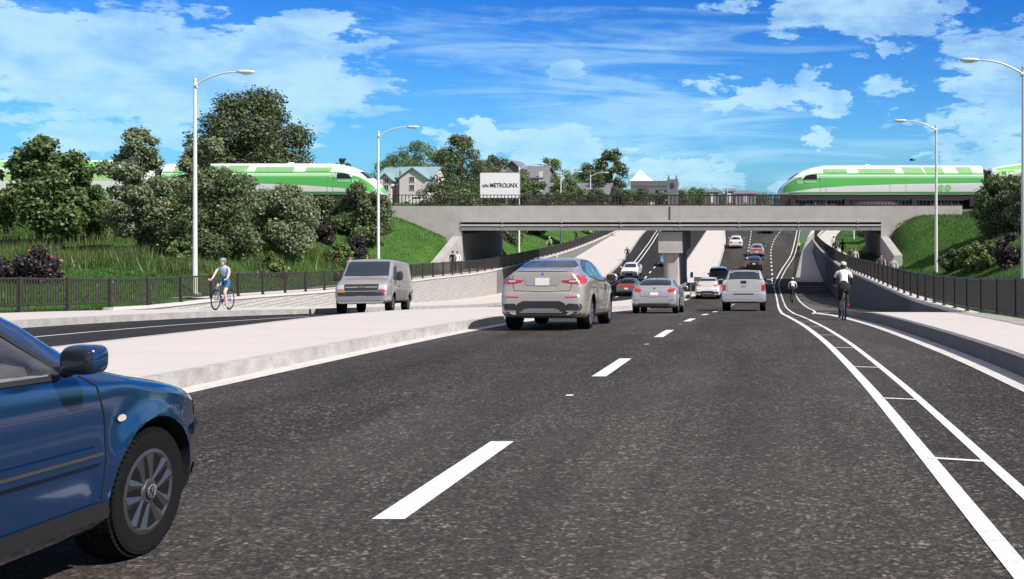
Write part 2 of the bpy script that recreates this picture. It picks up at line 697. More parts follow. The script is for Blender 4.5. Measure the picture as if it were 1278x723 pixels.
def np_mesh(name, V, F, mats, tint=None, midx=None):
    """fast mesh from arrays; F is (n,3) or (n,4)"""
    me = bpy.data.meshes.new(name)
    k = F.shape[1]
    me.vertices.add(len(V))
    me.vertices.foreach_set('co', np.ascontiguousarray(V, dtype=np.float32).ravel())
    me.loops.add(F.size)
    me.loops.foreach_set('vertex_index', np.ascontiguousarray(F, dtype=np.int32).ravel())
    me.polygons.add(len(F))
    me.polygons.foreach_set('loop_start', np.arange(0, F.size, k, dtype=np.int32))
    me.polygons.foreach_set('loop_total', np.full(len(F), k, dtype=np.int32))
    me.update(calc_edges=True)
    for m in (mats if isinstance(mats, (list, tuple)) else [mats]):
        me.materials.append(m)
    if midx is not None:
        me.polygons.foreach_set('material_index', np.asarray(midx, dtype=np.int32))
    if tint is not None:
        a = me.attributes.new('tint', 'FLOAT', 'FACE')
        a.data.foreach_set('value', np.asarray(tint, dtype=np.float32))
    me.validate()
    return me

# ------------------------------------------------------------------ road geometry (z = -depth below the camera)
_D = pchip([-30, 0, 12, 24, 32, 41, 48, 60, 72, 82, 90, 96, 102, 110, 120, 140, 165, 200, 240, 300, 500, 1600],
           [-.32, 1.48, 2.2, 2.98, 3.62, 4.45, 5.1, 6.2, 7.15, 7.8, 8.12, 8.2, 8.15, 7.75, 7.2, 6.1, 4.7, 3.0, 2.3, 2.5, 3.6, 6])
_PR = pchip([-30, 10, 24, 30, 35, 42, 54, 85, 105, 128, 165, 200, 240, 300, 1600],
            [-.5, 1.92, 2.84, 3.28, 3.58, 3.95, 4.35, 5.2, 5.3, 5.1, 4.3, 2.9, 2.15, 2.4, 5.9])
_PL = pchip([-30, 10, 24, 31, 39, 43, 56, 68, 88, 110, 165, 200, 240, 300, 1600],
            [-.5, 1.92, 2.84, 3.34, 3.95, 4.1, 4.8, 5.2, 5.85, 5.9, 4.5, 2.9, 2.15, 2.4, 5.9])


def D(Z):
    return float(_D(Z))


def slope(Z):
    return (D(Z + .5) - D(Z - .5))


def lin(xs, ys):
    f = pchip(xs, ys)
    return lambda z: float(f(z))


KR = lin([-30, 45, 88, 112, 140, 166, 220, 400], [-6.72, -6.72, -6.05, -5.0, -5.2, -6.2, -7, -7])
KRR = lin([-30, 14, 22, 30, 36, 41, 60, 400], [3.35, 3.28, 3.05, 2.75, 2.5, 2.2, 2.2, 2.2])
W = lin([-30, 100, 128, 145, 163, 200, 300, 1600], [6.0, 5.95, 6.1, 7.3, 9.4, 14, 20, 20])
KL = lin([-30, 20, 30, 42, 60, 80, 100, 166, 300], [-11.0, -11.0, -11.9, -12.7, -11.2, -9.6, -9.2, -9.1, -9.0])
KLL = lin([-30, 30, 60, 110, 163, 220, 400], [-17.9, -17.6, -17.0, -16.3, -18.6, -19.5, -19.5])
WL = -22.7
zst = sorted(set([-25 + 2.5 * i for i in range(10)] + [1.0 * i for i in range(0, 60)] + [60 + 2 * i for i in range(60)] + [180 + 6 * i for i in range(22)] + [320, 360, 420, 500, 650, 900, 1300, 1600]))


def strip(mb, xl, xr, up, z0, z1, m=0, nx=2, prof=D, zs_=None, lift=None):
    """sheet following the road between two edge curves; up = height above the road profile"""
    zz = [z for z in (zs_ or zst) if z0 < z < z1]
    zz = [z0] + zz + [z1]
    rows = []
    for z in zz:
        a = xl(z) if callable(xl) else xl
        b = xr(z) if callable(xr) else xr
        rows.append([(a + (b - a) * i / (nx - 1), z, -float(prof(z)) + up) for i in range(nx)])
    mb.grid(rows, m)


def solid_strip(mb, xl, xr, top, bot, z0, z1, m=0, ptop=D, pbot=None):
    zz = [z0] + [z for z in zst if z0 < z < z1] + [z1]
    vs, fs = [], []
    pbot = pbot or ptop
    for z in zz:
        a = xl(z) if callable(xl) else xl
        b = xr(z) if callable(xr) else xr
        t, q = -float(ptop(z)) + top, -float(pbot(z)) + bot
        vs += [(a, z, t), (b, z, t), (b, z, q), (a, z, q)]
    n = len(zz)
    for i in range(n - 1):
        for k in range(4):
            j = (k + 1) % 4
            fs.append((4 * i + k, 4 * i + j, 4 * i + 4 + j, 4 * i + 4 + k))
    fs += [(0, 1, 2, 3), (4 * n - 4, 4 * n - 1, 4 * n - 2, 4 * n - 3)]
    mb.add(vs, fs, m)


def ground_depth(side, s, Z):
    """terrain outside the walls; s = metres out from the back of the path"""
    p = float((_PL if side < 0 else _PR)(Z))
    if 76 < Z < 116:
        r0 = 2.2 * min(1, max(0, (Z - 76) / 10.5)) if Z < 102 else 2.2 * max(0, 1 - (Z - 102) / 12)
    else:
        r0 = 0
    pl = 1.25 + (86 - Z) * (.062 if side < 0 else .05) if Z < 86 else max(.5, 1.25 - max(0, Z - 104) * .01) if Z < 260 else .5 + (Z - 260) * .0022
    if side > 0 and s < -.1 and Z > 30:
        p += .34
    s2 = max(0, s)
    if side > 0:
        b = min(1, max(0, (Z - 74) / 12)) if Z < 100 else max(0, 1 - (Z - 100) / 12)
        rise = .42 * max(0, s2 - 2.1 * (1 - b)) + .03 * s2 + r0 * min(1, max(0, s2 - 1.0) / 1.2)
    else:
        rise = .42 * s2 + r0 * min(1, s2 / 1.3)
    w = .06 * math.sin(s2 * .9 + Z * .31) * min(1, s2 / 3) + .09 * math.sin(Z * .17 - s2 * .4) * min(1, s2 / 4)
    pl = min(pl, p - .12 * min(1, s2))
    d = p - rise
    k = .5
    h = max(0, k - abs(d - pl)) / k
    return max(d, pl) + h * h * k * .25 + (w if not 84 < Z < 106 else 0) + .02


def path_w(side, Z):
    return 3.0


def build_ground():
    mb = MB()
    ss = [-2.9, -2.2, -1.2, -.4, 0, .35, .7, 1.0, 1.3, 2, 3, 4, 5, 6, 7, 8, 9, 10, 12, 14, 17, 20, 25, 30, 38, 48, 60, 80, 110, 160, 260, 420, 900]
    zz = zst
    for side in (-1, 1):
        rows = []
        for Z in zz:
            e0 = (WL if side < 0 else W(Z)) + side * 3.0
            rows.append([(e0 + side * s, Z, -ground_depth(side, s, Z)) for s in ss])
        mb.grid(rows)
    rows = []
    for Z in zz:
        a, b = WL + .02, W(Z) - .02
        rows.append([(a + (b - a) * t / 4, Z, -D(Z) - .35) for t in range(5)])
    mb.grid(rows)
    structure(mb.build('ground', M_GROUND, smooth=60))


build_ground()


def build_roads():
    mb = MB()
    strip(mb, lambda z: KR(z) + .0, lambda z: KRR(z) - .3 if z < 36 else (W(z) - .08 if z < 104 or z > 137 else W(z) - .08), 0, -25, 420, nx=14)
    structure(mb.build('road', M_ASPH))
    mb = MB()
    strip(mb, KLL, KL, 0, -25, 420, nx=8)
    structure(mb.build('oncoming_road', M_ASPH2))
    # median: paving top, textured kerb faces, pale gutter pans
    mb = MB()
    strip(mb, lambda z: KL(z) + .16, lambda z: KR(z) - .30, .19, -25, 400, nx=6)
    structure(mb.build('median_paving', M_PAVE))
    mb = MB()
    solid_strip(mb, lambda z: KR(z) - .30, lambda z: KR(z) - .14, .196, -.3, -25, 400)
    solid_strip(mb, KL, lambda z: KL(z) + .16, .196, -.3, -25, 400)
    solid_strip(mb, lambda z: KLL(z) - .16, lambda z: KLL(z), .186, -.3, -25, 400)
    structure(mb.build('kerb', M_KERB))
    mb = MB()
    strip(mb, lambda z: KR(z) - .16, lambda z: KR(z) + .20, .006, -25, 110, nx=2)
    strip(mb, lambda z: KRR(z) - .34, lambda z: KRR(z) + .05, .006, -25, 42, nx=2)
    structure(mb.build('gutter', M_GUT))
    # right pavement: ends in a point at the crest, its kerb turning into the wall
    def tip(z):
        return KRR(z) + .05
    def kh(z):          # kerb height runs out towards the tip
        return .25 * min(1, max(.06, (41.5 - z) / 13.0)) if z > 28 else .25
    kp = lambda z: D(z) - kh(z)
    mb = MB()
    strip(mb, lambda z: tip(z) + .16, lambda z: W(z) - .0, -.004, -25, 42, nx=5, prof=kp)
    structure(mb.build('pavement', M_PAVE))
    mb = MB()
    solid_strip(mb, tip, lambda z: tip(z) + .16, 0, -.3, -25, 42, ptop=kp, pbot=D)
    structure(mb.build('kerb_edge', M_KERB_SHADE))
    # left pavement
    mb = MB()
    strip(mb, WL + .02, lambda z: KLL(z) - .16, .18, -25, 400, nx=5)
    structure(mb.build('cycle_track', M_PAVE))
    # concrete apron beyond the bridge
    ap = lin([102, 136, 165, 200], [3.0, 5.15, 7.6, 11.5])
    mb = MB()
    strip(mb, lambda z: ap(z), lambda z: W(z) - .2, .15, 102, 200, nx=3)
    for z in (102,):
        mb.add([(ap(z), z, -D(z) + .15), (W(z) - .2, z, -D(z) + .15), (W(z) - .2, z, -D(z) - .1), (ap(z), z, -D(z) - .1)], [(0, 1, 2, 3)])
    structure(mb.build('apron_paving', M_PAVE))
    mb = MB()
    solid_strip(mb, lambda z: ap(z) - .18, lambda z: ap(z), .156, -.2, 102, 200)
    structure(mb.build('apron_kerb', M_KERB))
    # footpaths behind the walls
    mb = MB()
    strip(mb, lambda z: W(z) + .1, lambda z: W(z) + 2.5, -.30, 46, 240, nx=3, prof=_PR)
    strip(mb, WL - 2.6, WL - .1, .012, 44, 240, nx=3, prof=_PL)
    structure(mb.build('footpath', M_PAVE))


build_roads()


def build_markings():
    up = .005
    mb = MB()
    ln = lambda z: -2.17
    z = 5.98 - 7.57
    while z < 44:
        strip(mb, -2.26, -2.07, up, z, z + 2.6)
        z += 7.57
    for zc in (11.5, 19.0, 26.6, 34.2):          # small road studs between the dashes
        strip(mb, -2.21, -2.13, up + .004, zc, zc + .12)
    z = 44.5
    while z < 230:
        strip(mb, -2.22, -2.07, up, z, z + 1.5)
        z += 4.0
    l2 = lin([98, 130, 148, 163, 200], [.75, .7, 1.3, 2.4, 4.4])
    z = 98
    while z < 200:
        strip(mb, lambda q: l2(q) - .08, lambda q: l2(q) + .08, up, z, z + 1.4)
        z += 3.6
    structure(mb.build('lane_dashes', M_PAINT))
    # buffered cycle-lane lines with rungs
    bl = lin([-25, 5, 11.5, 18, 24, 33, 40, 60, 85, 100, 110, 128, 146, 163, 200], [1.25, 1.22, 1.235, 1.17, 1.02, .76, .66, .78, .93, .85, 1.5, 3.15, 4.15, 5.0, 7.2])
    br = lambda q: bl(q) + (.43 if q < 30 else .45)
    mb = MB()
    strip(mb, lambda q: bl(q) - .06, lambda q: bl(q) + .06, up, -25, 200)
    strip(mb, lambda q: br(q) - .045, lambda q: br(q) + .045, up, -25, 200)
    z = .8
    k = 0
    while z < 98:
        a, b = bl(z), br(z)
        mb.add([(a, z + .02, -D(z + .02) + up + .002), (b, z - .13, -D(z - .13) + up + .002), (b, z - .06, -D(z - .06) + up + .002), (a, z + .09, -D(z + .09) + up + .002)], [(0, 1, 2, 3)])
        z += 3.5
    # hatched gore beside the cycle lane
    gl = lin([38, 42, 50, 65, 85, 101], [1.7, 2.0, 2.3, 2.5, 2.62, 2.7])
    strip(mb, lambda q: gl(q) - .05, lambda q: gl(q) + .05, up, 39, 101)
    z = 50
    while z < 100:
        strip(mb, lambda q: gl(q) + .05, lambda q: W(q) - .3, up + .002, z, z + .22)
        z += 2.2
    strip(mb, lambda q: bl(q) + 2.2, lambda q: bl(q) + 2.3, up, 128, 200)
    structure(mb.build('cycle_lane_lines', M_PAINT))
    mb = MB()
    strip(mb, lambda q: br(q) + .12, lambda q: bl(q) + 2.1, up - .001, 131, 200)
    structure(mb.build('green_cycle_lane', M_GREENP))
    # oncoming side
    mb = MB()
    strip(mb, -14.9, -14.8, up, -10, 34)
    dl = lin([60, 103, 114, 140, 165, 220], [-15.7, -15.2, -15.1, -15.9, -16.95, -17.4])
    for o_ in (0, .5):
        strip(mb, lambda q: dl(q) + o_ - .06, lambda q: dl(q) + o_ + .06, up, 62, 220)
    z = 60
    while z < 220:
        strip(mb, -12.35, -12.2, up, z, z + 1.6)
        z += 4.2
    structure(mb.build('oncoming_lane_lines', M_PAINT))


build_markings()


# ------------------------------------------------------------------ retaining walls
def wall(name, x0, x1, prof, z0, z1, m, label, capw=.34):
    r = thing(name, ((x0(60) if callable(x0) else x0), 60, -float(prof(60))), label, 'wall')
    mb = MB()
    solid_strip(mb, x0, x1, -.06, -.6, z0, z1, 0, prof, lambda z: max(D(z), float(prof(z)) - .35))
    o = mb.build('wall_face', m, smooth=40)
    o.parent = r
    o.matrix_parent_inverse = Matrix.Translation(-Vector(r.location))
    mb = MB()
    cx0 = (lambda z: x0(z) - .05) if callable(x0) else x0 - .05
    cx1 = (lambda z: x1(z) + .05) if callable(x1) else x1 + .05
    solid_strip(mb, cx0, cx1, .05, -.057, z0, z1, 0, prof)
    o = mb.build('wall_cap', M_GUT, smooth=40)
    o.parent = r
    o.matrix_parent_inverse = Matrix.Translation(-Vector(r.location))
    return r


M_WALL_SHADE = mat('shaded_wall_concrete', (.095, .099, .108), .8, var=.16, vscale=.7, bump=.2, bscale=6, dirt=(.06, .062, .07))  # dark bluish tone holds the shade on the wall's sunless side
wall('retaining_wall', lambda z: W(z) - .12, lambda z: W(z) + .18, _PR, 27, 175, M_WALL_SHADE, 'smooth shaded concrete retaining wall below the right fence')
wall('retaining_wall', WL - .18, WL + .12, _PL, 36, 87.6, M_BLOCK, 'pale textured block retaining wall beside the oncoming road')
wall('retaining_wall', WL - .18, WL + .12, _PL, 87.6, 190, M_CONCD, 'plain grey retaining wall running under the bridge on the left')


# ------------------------------------------------------------------ fences
def fence(pts, h, label, step=2.0, pick=.125, name='fence', base=.0, m=M_FENCE, slat=(.020, .010), cat='fence', foot=.16):
    """pts: polyline of base points (x,y,z)"""
    P = [Vector(p) for p in pts]
    L = [0]
    for a, b in zip(P, P[1:]):
        L.append(L[-1] + (b - a).length)

    def at(s):
        i = max(0, min(len(L) - 2, int(np.searchsorted(L, s)) - 1))
        t = (s - L[i]) / max(1e-6, L[i + 1] - L[i])
        d = (P[i + 1] - P[i])
        return P[i].lerp(P[i + 1], t), math.atan2(d.y, d.x)
    root = thing(name, P[0], label, cat)
    inv = Matrix.Translation(-P[0])
    mb = MB()
    n = int(L[-1] / pick)
    for k in range(n):
        p, a = at((k + .5) * pick)
        M_ = Matrix.Translation(p) @ Matrix.Rotation(a, 4, 'Z')
        mb.box(-slat[0], slat[0], -slat[1], slat[1], foot, h - .03, 0, M_)
    for zz in (foot - .02, h - .045):
        pp = [at(s)[0] + Vector((0, 0, zz)) for s in np.linspace(0, L[-1], max(2, int(L[-1] / 1.5)))]
        mb.path(pp, .032 if zz > .5 else .026, 4)
    o = mb.build('picket_panel', m)
    o.parent = root
    o.matrix_parent_inverse = inv
    pm_ = MB().box(-.045, .045, -.045, .045, -.12, h + .015).box(-.08, .08, -.08, .08, -.1, .012 + base).mesh('post', m)
    for k in range(int(L[-1] / step) + 1):
        p, a = at(min(k * step, L[-1]))
        q = link(bpy.data.objects.new('post', pm_), root)
        q.location = p - P[0]
        q.rotation_euler = (0, 0, a)
    return root


def run(prof, x, z0, z1, st=1.0):
    return [((x(z) if callable(x) else x), z, -float(prof(z)) + .05) for z in np.arange(z0, z1 + .01, st)]


fence(run(_PR, lambda z: W(z) + .03, 9, 172), 1.0, 'long dark picket fence on top of the right retaining wall', 2.0)
fence(run(_PL, WL - .03, 12, 186), 1.0, 'long dark picket fence beside the oncoming road on the left', 2.2)


# ------------------------------------------------------------------ rail bridge
ZB0, ZB1 = 88.0, 102.0
XA, XB = -25.7, 9.8


def build_bridge():
    root = thing('rail_bridge', (-8, 95, -8.2), 'wide concrete railway bridge carrying both trains over the road', 'bridge')
    inv = Matrix.Translation(-Vector(root.location))

    def part(mb, name, m, smooth=None):
        o = mb.build(name, m, smooth=smooth)
        o.parent = root
        o.matrix_parent_inverse = inv
        return o
    mb = MB()   # front and rear parapet beams, with a joint over the pier
    for (a, b) in ((XA + .01, -8.10), (-8.02, XB - .01)):
        part(MB().box(a, b, ZB0, ZB0 + .45, -1.70, -.50), 'parapet', M_CONC)
        part(MB().box(a, b, ZB1 - .45, ZB1, -1.70, -.50), 'parapet', M_CONC)
    mb = MB().box(-8.098, -8.022, ZB0 + .02, ZB0 + .42, -2.49, -.52)
    mb.box(-8.09, -8.03, ZB0 - .05, ZB0 + .02, -2.62, -.55)
    part(mb, 'expansion_joint', M_STEELD)
    mb = MB().box(XA + .02, XB - .02, ZB0 + .45, ZB1 - .45, -1.9, -1.3)
    part(mb, 'deck', M_CONC)
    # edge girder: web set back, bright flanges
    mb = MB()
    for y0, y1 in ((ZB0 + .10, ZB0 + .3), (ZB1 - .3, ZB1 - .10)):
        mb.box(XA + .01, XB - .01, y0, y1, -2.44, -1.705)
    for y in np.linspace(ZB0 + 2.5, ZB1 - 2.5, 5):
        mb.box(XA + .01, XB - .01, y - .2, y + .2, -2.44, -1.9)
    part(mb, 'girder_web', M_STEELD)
    mb = MB()
    mb.box(XA + .01, XB - .01, ZB0 - .06, ZB0 + .40, -2.56, -2.30)
    mb.box(XA + .01, XB - .01, ZB1 - .40, ZB1 + .06, -2.56, -2.30)
    for y in np.linspace(ZB0 + 2.5, ZB1 - 2.5, 5):
        mb.box(XA + .01, XB - .01, y - .35, y + .35, -2.52, -2.445)
    part(mb, 'girder_flange', M_STEEL)
    for zz in (-1.80, -2.14):
        mb = MB().path([(XA + .01, ZB0 - .03, zz), (XB - .01, ZB0 - .03, zz)], .085, 10)
        x = XA + 3.5
        while x < XB - 1:
            mb.box(x - .06, x + .06, ZB0 - .13, ZB0 + .12, zz - .11, zz + .11)
            x += 5.0
        part(mb, 'utility_pipe', M_PIPE, 40)
    # pier
    mb = MB().box(-9.06, -7.04, ZB0 + .35, ZB1 - 3.5, -4.48, -2.68)
    part(mb, 'pier_cap', M_CONC)
    part(MB().box(-8.6, -7.5, ZB0 + .8, ZB0 + 1.6, -2.68, -2.52), 'bearing', M_STEELD)
    part(MB().box(-8.6, -7.5, ZB1 - 5, ZB1 - 4, -2.68, -2.52), 'bearing', M_STEELD)
    pts = []
    x0, x1, y0, y1 = -8.72, -7.36, ZB0 + .75, ZB1 - 3.9
    for cx, cy, a0, r in ((x1 - .12, y0 + .12, -PI / 2, .12), (x1 - .12, y1 - .12, 0, .12), (x0 + .6, y1 - .6, PI / 2, .6), (x0 + .6, y0 + .6, PI, .6)):
        for k in range(7):
            a = a0 + PI / 2 * k / 6
            pts.append((cx + r * math.cos(a), cy + r * math.sin(a)))
    mb = MB().prism(pts, 'z', -8.9, -4.48)
    part(mb, 'pier_column', M_CONC, 40)
    # abutments: long front wall, inner face, sloping wing
    for s, x, xo in ((-1, XA, -31.6), (1, XB, 16.65)):
        part(MB().box(min(x, xo), max(x, xo), ZB0 + .002, ZB0 + .5, -8, -.495), 'abutment_wall', M_CONC)
        part(MB().box(min(x, xo), max(x, xo), ZB1 - .5, ZB1 - .002, -8, -.6), 'abutment_wall', M_CONC)
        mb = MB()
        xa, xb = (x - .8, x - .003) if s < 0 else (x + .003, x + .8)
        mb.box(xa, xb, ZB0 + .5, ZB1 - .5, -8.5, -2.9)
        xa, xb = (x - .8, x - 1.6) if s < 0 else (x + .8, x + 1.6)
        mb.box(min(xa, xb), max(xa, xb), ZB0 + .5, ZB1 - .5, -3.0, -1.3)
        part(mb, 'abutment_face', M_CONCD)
        mb = MB()
        prof_ = [(ZB0 - .002, -8), (ZB0 - .002, -3.05), (ZB0 - .6, -3.05), (81.6 if s < 0 else 78.5, -4.95 if s < 0 else -4.15), (81.4 if s < 0 else 78.3, -8)]
        a, b = (x - .55, x + .1) if s < 0 else (x - .1, x + .55)
        mb.prism(prof_, 'x', a, b)
        part(mb, 'wing_wall', M_CONC2)
    return root


build_bridge()
fence([(x, ZB0 + .16, -.50) for x in (-31.5, -20, -8, 4, 16.55)], .98, 'black picket railing along the top of the bridge parapet', 6.5, .30, 'bridge_railing', slat=(.032, .012), cat='railing', foot=.08)
fence([(x, ZB1 - .16, -.50) for x in (-25, -8, 9.6)], .98, 'black picket railing along the far edge of the bridge', 6.5, .30, 'bridge_railing', slat=(.032, .012), cat='railing', foot=.08)


def build_tracks():
    mb = MB()
    for (a, b) in ((-160, -25.9), (-25.6, 9.75), (10.0, 150)):
        mb.grid([[(x, y, -1.27 + (0 if 91.2 < y < 101.3 else (-.25))) for y in (90.2, 91.3, 94, 97, 99, 101.2, 103)] for x in np.linspace(a, b, 20)])
    structure(mb.build('track_ballast', M_BALLAST))
    mb = MB()
    for yc in (94.0, 99.0):
        for dy in (-.72, .72):
            mb.box(-160, 150, yc + dy - .035, yc + dy + .035, -1.26, -1.10)
    structure(mb.build('rails', M_RAIL))


build_tracks()


# ------------------------------------------------------------------ street lamps
def make_lamp(label):
    r = thing('street_lamp', (0, 0, 0), label, 'street lamp', 'street lamps along the road')
    mb = MB().lathe([(.0, -.3), (.115, -.3), (.11, .0), (.068, 9.75), (.08, 9.75), (.08, 9.83), (0, 9.85)], axis=(0, 0, 1), n=12)
    mb.build('pole', M_LAMP, r, 40)
    MB().box(-.2, .2, -.2, .2, -.25, .03).build('base_plate', M_LAMP, r)
    pts = []
    for k in range(9):
        t = k / 8
        pts.append((2.0 * t, 0, 9.50 + .62 * (1 - (1 - t) ** 2.2)))
    MB().path(pts, [.045 - .012 * k / 8 for k in range(9)], 8).tube((0.0, 0, 9.5), (.12, 0, 9.5), .12).build('arm', M_LAMP, r, 50)
    h = MB().ell((2.32, 0, 10.12), (.42, .16, .085), 14, 8, e=.7).build('lamp_head', M_LAMP, r, 60)
    MB().ell((2.36, 0, 10.05), (.26, .115, .06), 12, 6, e=.8).build('lamp_lens', M_GLOBE, h, 60)
    return r


lamp0 = make_lamp('nearest pale lamp post on the left, behind the woman cyclist')
_l = ['pale lamp post standing behind the grey van and the left train nose', None,
      'pale lamp post just right of the white signboard, beyond the bridge', 'second lamp post to the right of the white signboard beyond the bridge',
      'third lamp post to the right of the white signboard beyond the bridge', 'lamp post in front of the tall tree beyond the bridge',
      'lamp post just right of the tall tree beyond the bridge', 'lamp post in front of the left part of the pyramid roofed building',
      'lamp post in front of the right part of the pyramid roofed building', 'small distant lamp post beside the dark tower beyond the bridge', 'smallest, farthest lamp post beyond the bridge']


def lamp_base(side, x, Z):
    s = (WL - 3.0 - x) if side < 0 else (x - W(Z) - 3.0)
    return -ground_depth(side, s, Z)


lamp0.location = (-26, 47.5, -4.27)
for k, lb in enumerate(_l):
    if lb:
        Z = 70 if k == 0 else 110 + 22.5 * (k - 2)
        zz = {0: -5.2, 2: -6.3, 3: -6.5, 4: -6.0, 5: -5.4, 6: -5.2, 7: -4.9, 8: -4.7, 9: -4.5, 10: -4.2}[k]
        dup(lamp0, None, (-26, Z, zz), (0, 0, 0), lb)
for Z, zz, lb in ((44.7, -4.1, 'lamp post at the right edge of the picture with its arm over the road'),
                  (67, -5.0, 'pale lamp post standing on the right grass slope in front of the train'),
                  (132, -6.1, 'lamp post partly hidden under the bridge beside the right footpath'),
                  (152, -5.5, 'thin far lamp post under the bridge behind the walkers on the path')):
    dup(lamp0, None, ((11.08 if Z < 50 else 11) if Z < 100 else W(Z) + 5 - .2 * (Z > 140), Z, zz), (0, 0, PI), lb)


# ------------------------------------------------------------------ signboard and hazard marker
def build_sign():
    r = thing('signboard', (-22.7, 89.2, -.55), 'large white billboard with black METROLINX lettering above the bridge railing', 'sign')
    r2 = .16

    def rr(w, h, rad):
        pts = []
        for cx, cz, a0 in ((w - rad, -h + rad, -PI / 2), (w - rad, h - rad, 0), (-w + rad, h - rad, PI / 2), (-w + rad, -h + rad, PI)):
            for k in range(5):
                a = a0 + PI / 2 * k / 4
                pts.append((cx + rad * math.cos(a), cz + rad * math.sin(a) + 1.82))
        return pts
    MB().prism(rr(1.74, 1.12, .14), 'y', -.05, .12).build('frame', mat('sign_edge', (.12, .12, .13), .5), r)
    b = MB().prism(rr(1.69, 1.07, .11), 'y', -.07, -.045).build('board', M_WHITE, r)
    for x in (-1.2, 1.2):
        MB().box(x - .06, x + .06, .125, .24, -1.3, 2.6).build('post', M_STEELD, r)
    t = link(bpy.data.objects.new('lettering', text_mesh('lettering', 'METROLINX', .50, .012, .004)), r)
    t.location = (.33, -.078, 1.80)
    t.rotation_euler = (PI / 2, 0, 0)
    t.scale = (.86, 1, 1)
    # linked-chevron emblem left of the word
    mb = MB()
    for (x, z, w_, d_) in ((-1.28, 1.80, .24, 1), (-1.06, 1.80, .24, -1)):
        pass
    for pl in ([(-1.52, 1.70), (-1.36, 1.70), (-1.20, 1.92), (-1.08, 1.80)], [(-1.50, 1.84), (-1.40, 1.84), (-1.28, 1.70), (-1.16, 1.70), (-.98, 1.92)][:4],
               [(-.92, 1.70), (-1.06, 1.70), (-1.16, 1.84), (-1.26, 1.95)], [(-.94, 1.84), (-1.02, 1.84), (-1.14, 1.72)]):
        mb.path([(x, -.075, z) for x, z in pl], .026, 6)
    mb.build('emblem', M_BLACK, r)


build_sign()


def build_marker():
    Z = 86.0
    r = thing('marker_sign', (-6.15, Z, -D(Z) + .19), 'small white sign with dark panel on the median in front of the bridge pier', 'sign')
    MB().tube((0, .05, 0), (0, .05, 1.95), .035).build('post', M_STEEL, r)
    MB().box(-.27, .27, -.02, .02, 1.0, 2.0).build('board', M_WHITE, r)
    MB().box(-.02, .2, -.032, -.022, 1.42, 1.86).build('panel', M_STEELD, r)
    # crash barrier round the pier
    g = thing('guard_rail', (-6.75, 84, -D(84) + .19), 'grey steel guard rail curving along the median beside the bridge pier', 'barrier')
    mb = MB()
    pts = [(-7.9, 76), (-7.35, 77.2), (-7.0, 79.5), (-6.9, 84), (-6.85, 90), (-6.75, 98)]
    for zz in (.42, .60, .76):
        mb.path([(x + 6.75, y - 84, zz - D(y) + D(84)) for x, y in pts], .075, 6)
    mb.build('rail', M_STEEL, g)
    for x, y in ((-7.35, 77.2), (-6.98, 80), (-6.9, 83), (-6.88, 86), (-6.86, 89), (-6.8, 92)):
        q = MB().box(x + 6.75 - .17, x + 6.75 - .08, y - 84 - .06, y - 84 + .06, -.1 - D(y) + D(84), .78 - D(y) + D(84)).build('post', M_STEEL, g)


build_marker()


# ------------------------------------------------------------------ vehicles
def paint(name, col, metal=.35, rough=.32):
    return mat('paint_' + name, col, rough, metal, coat=.8)


M_TYRE = mat('tyre_rubber', (.009, .009, .0095), .9, var=.2, vscale=20, spec=.15)
M_RIM = mat('rim_alloy', (.36, .355, .35), .34, .8)
M_DARKRIM = mat('hub_dark', (.03, .03, .032), .5, .6)
M_WELL = mat('wheel_well', (.008, .008, .008), .9)
M_PLAST = mat('black_plastic', (.022, .022, .024), .55)
M_CHROME = mat('chrome', (.62, .62, .64), .12, 1.0)
M_TAIL = mat('tail_light_red', (.42, .030, .028), .2, coat=.6)
M_TAILW = mat('tail_light_clear', (.62, .50, .48), .15, coat=.6)
M_HEAD = mat('head_light_glass', (.55, .62, .68), .08, .3, coat=.8)
M_AMBER = mat('amber_light', (.55, .16, .05), .2, coat=.5)
M_PLATE = mat('plate_white', (.75, .74, .72), .45)
M_PTXT = mat('plate_text', (.10, .14, .30), .5)
M_GLASSD = mat('tinted_glass', (.012, .016, .020), .04, coat=.3, spec=.6)
M_GLASSB = mat('bluish_glass', (.030, .042, .056), .06, 0, spec=.32)
M_GLASSL = mat('bright_glass', (.35, .38, .40), .06, .4, spec=.7)
M_SEAT = mat('cabin_fabric', (.10, .10, .105), .9)
M_INT = mat('cabin_lining', (.45, .45, .47), .8)  # pale tone stands in for daylight through the windscreen


def clear_glass(name, tint, refl=.25):
    m = bpy.data.materials.new(name)
    m.use_nodes = True
    nt = m.node_tree
    g = N(nt)
    nt.nodes.remove(nt.nodes['Principled BSDF'])
    t = g.new('ShaderNodeBsdfTransparent')
    t.inputs[0].default_value = (*tint, 1)
    gl = g.new('ShaderNodeBsdfGlossy')
    gl.inputs['Roughness'].default_value = .02
    fr = g.new('ShaderNodeFresnel')
    fr.inputs[0].default_value = 1.5
    f = g.m('ADD', fr.outputs[0], refl, clamp=True)
    mx = g.new('ShaderNodeMixShader')
    nt.links.new(f, mx.inputs[0])
    nt.links.new(t.outputs[0], mx.inputs[1])
    nt.links.new(gl.outputs[0], mx.inputs[2])
    nt.links.new(mx.outputs[0], nt.nodes['Material Output'].inputs[0])
    return m


M_PANE = clear_glass('side_pane', (.80, .83, .84), .10)


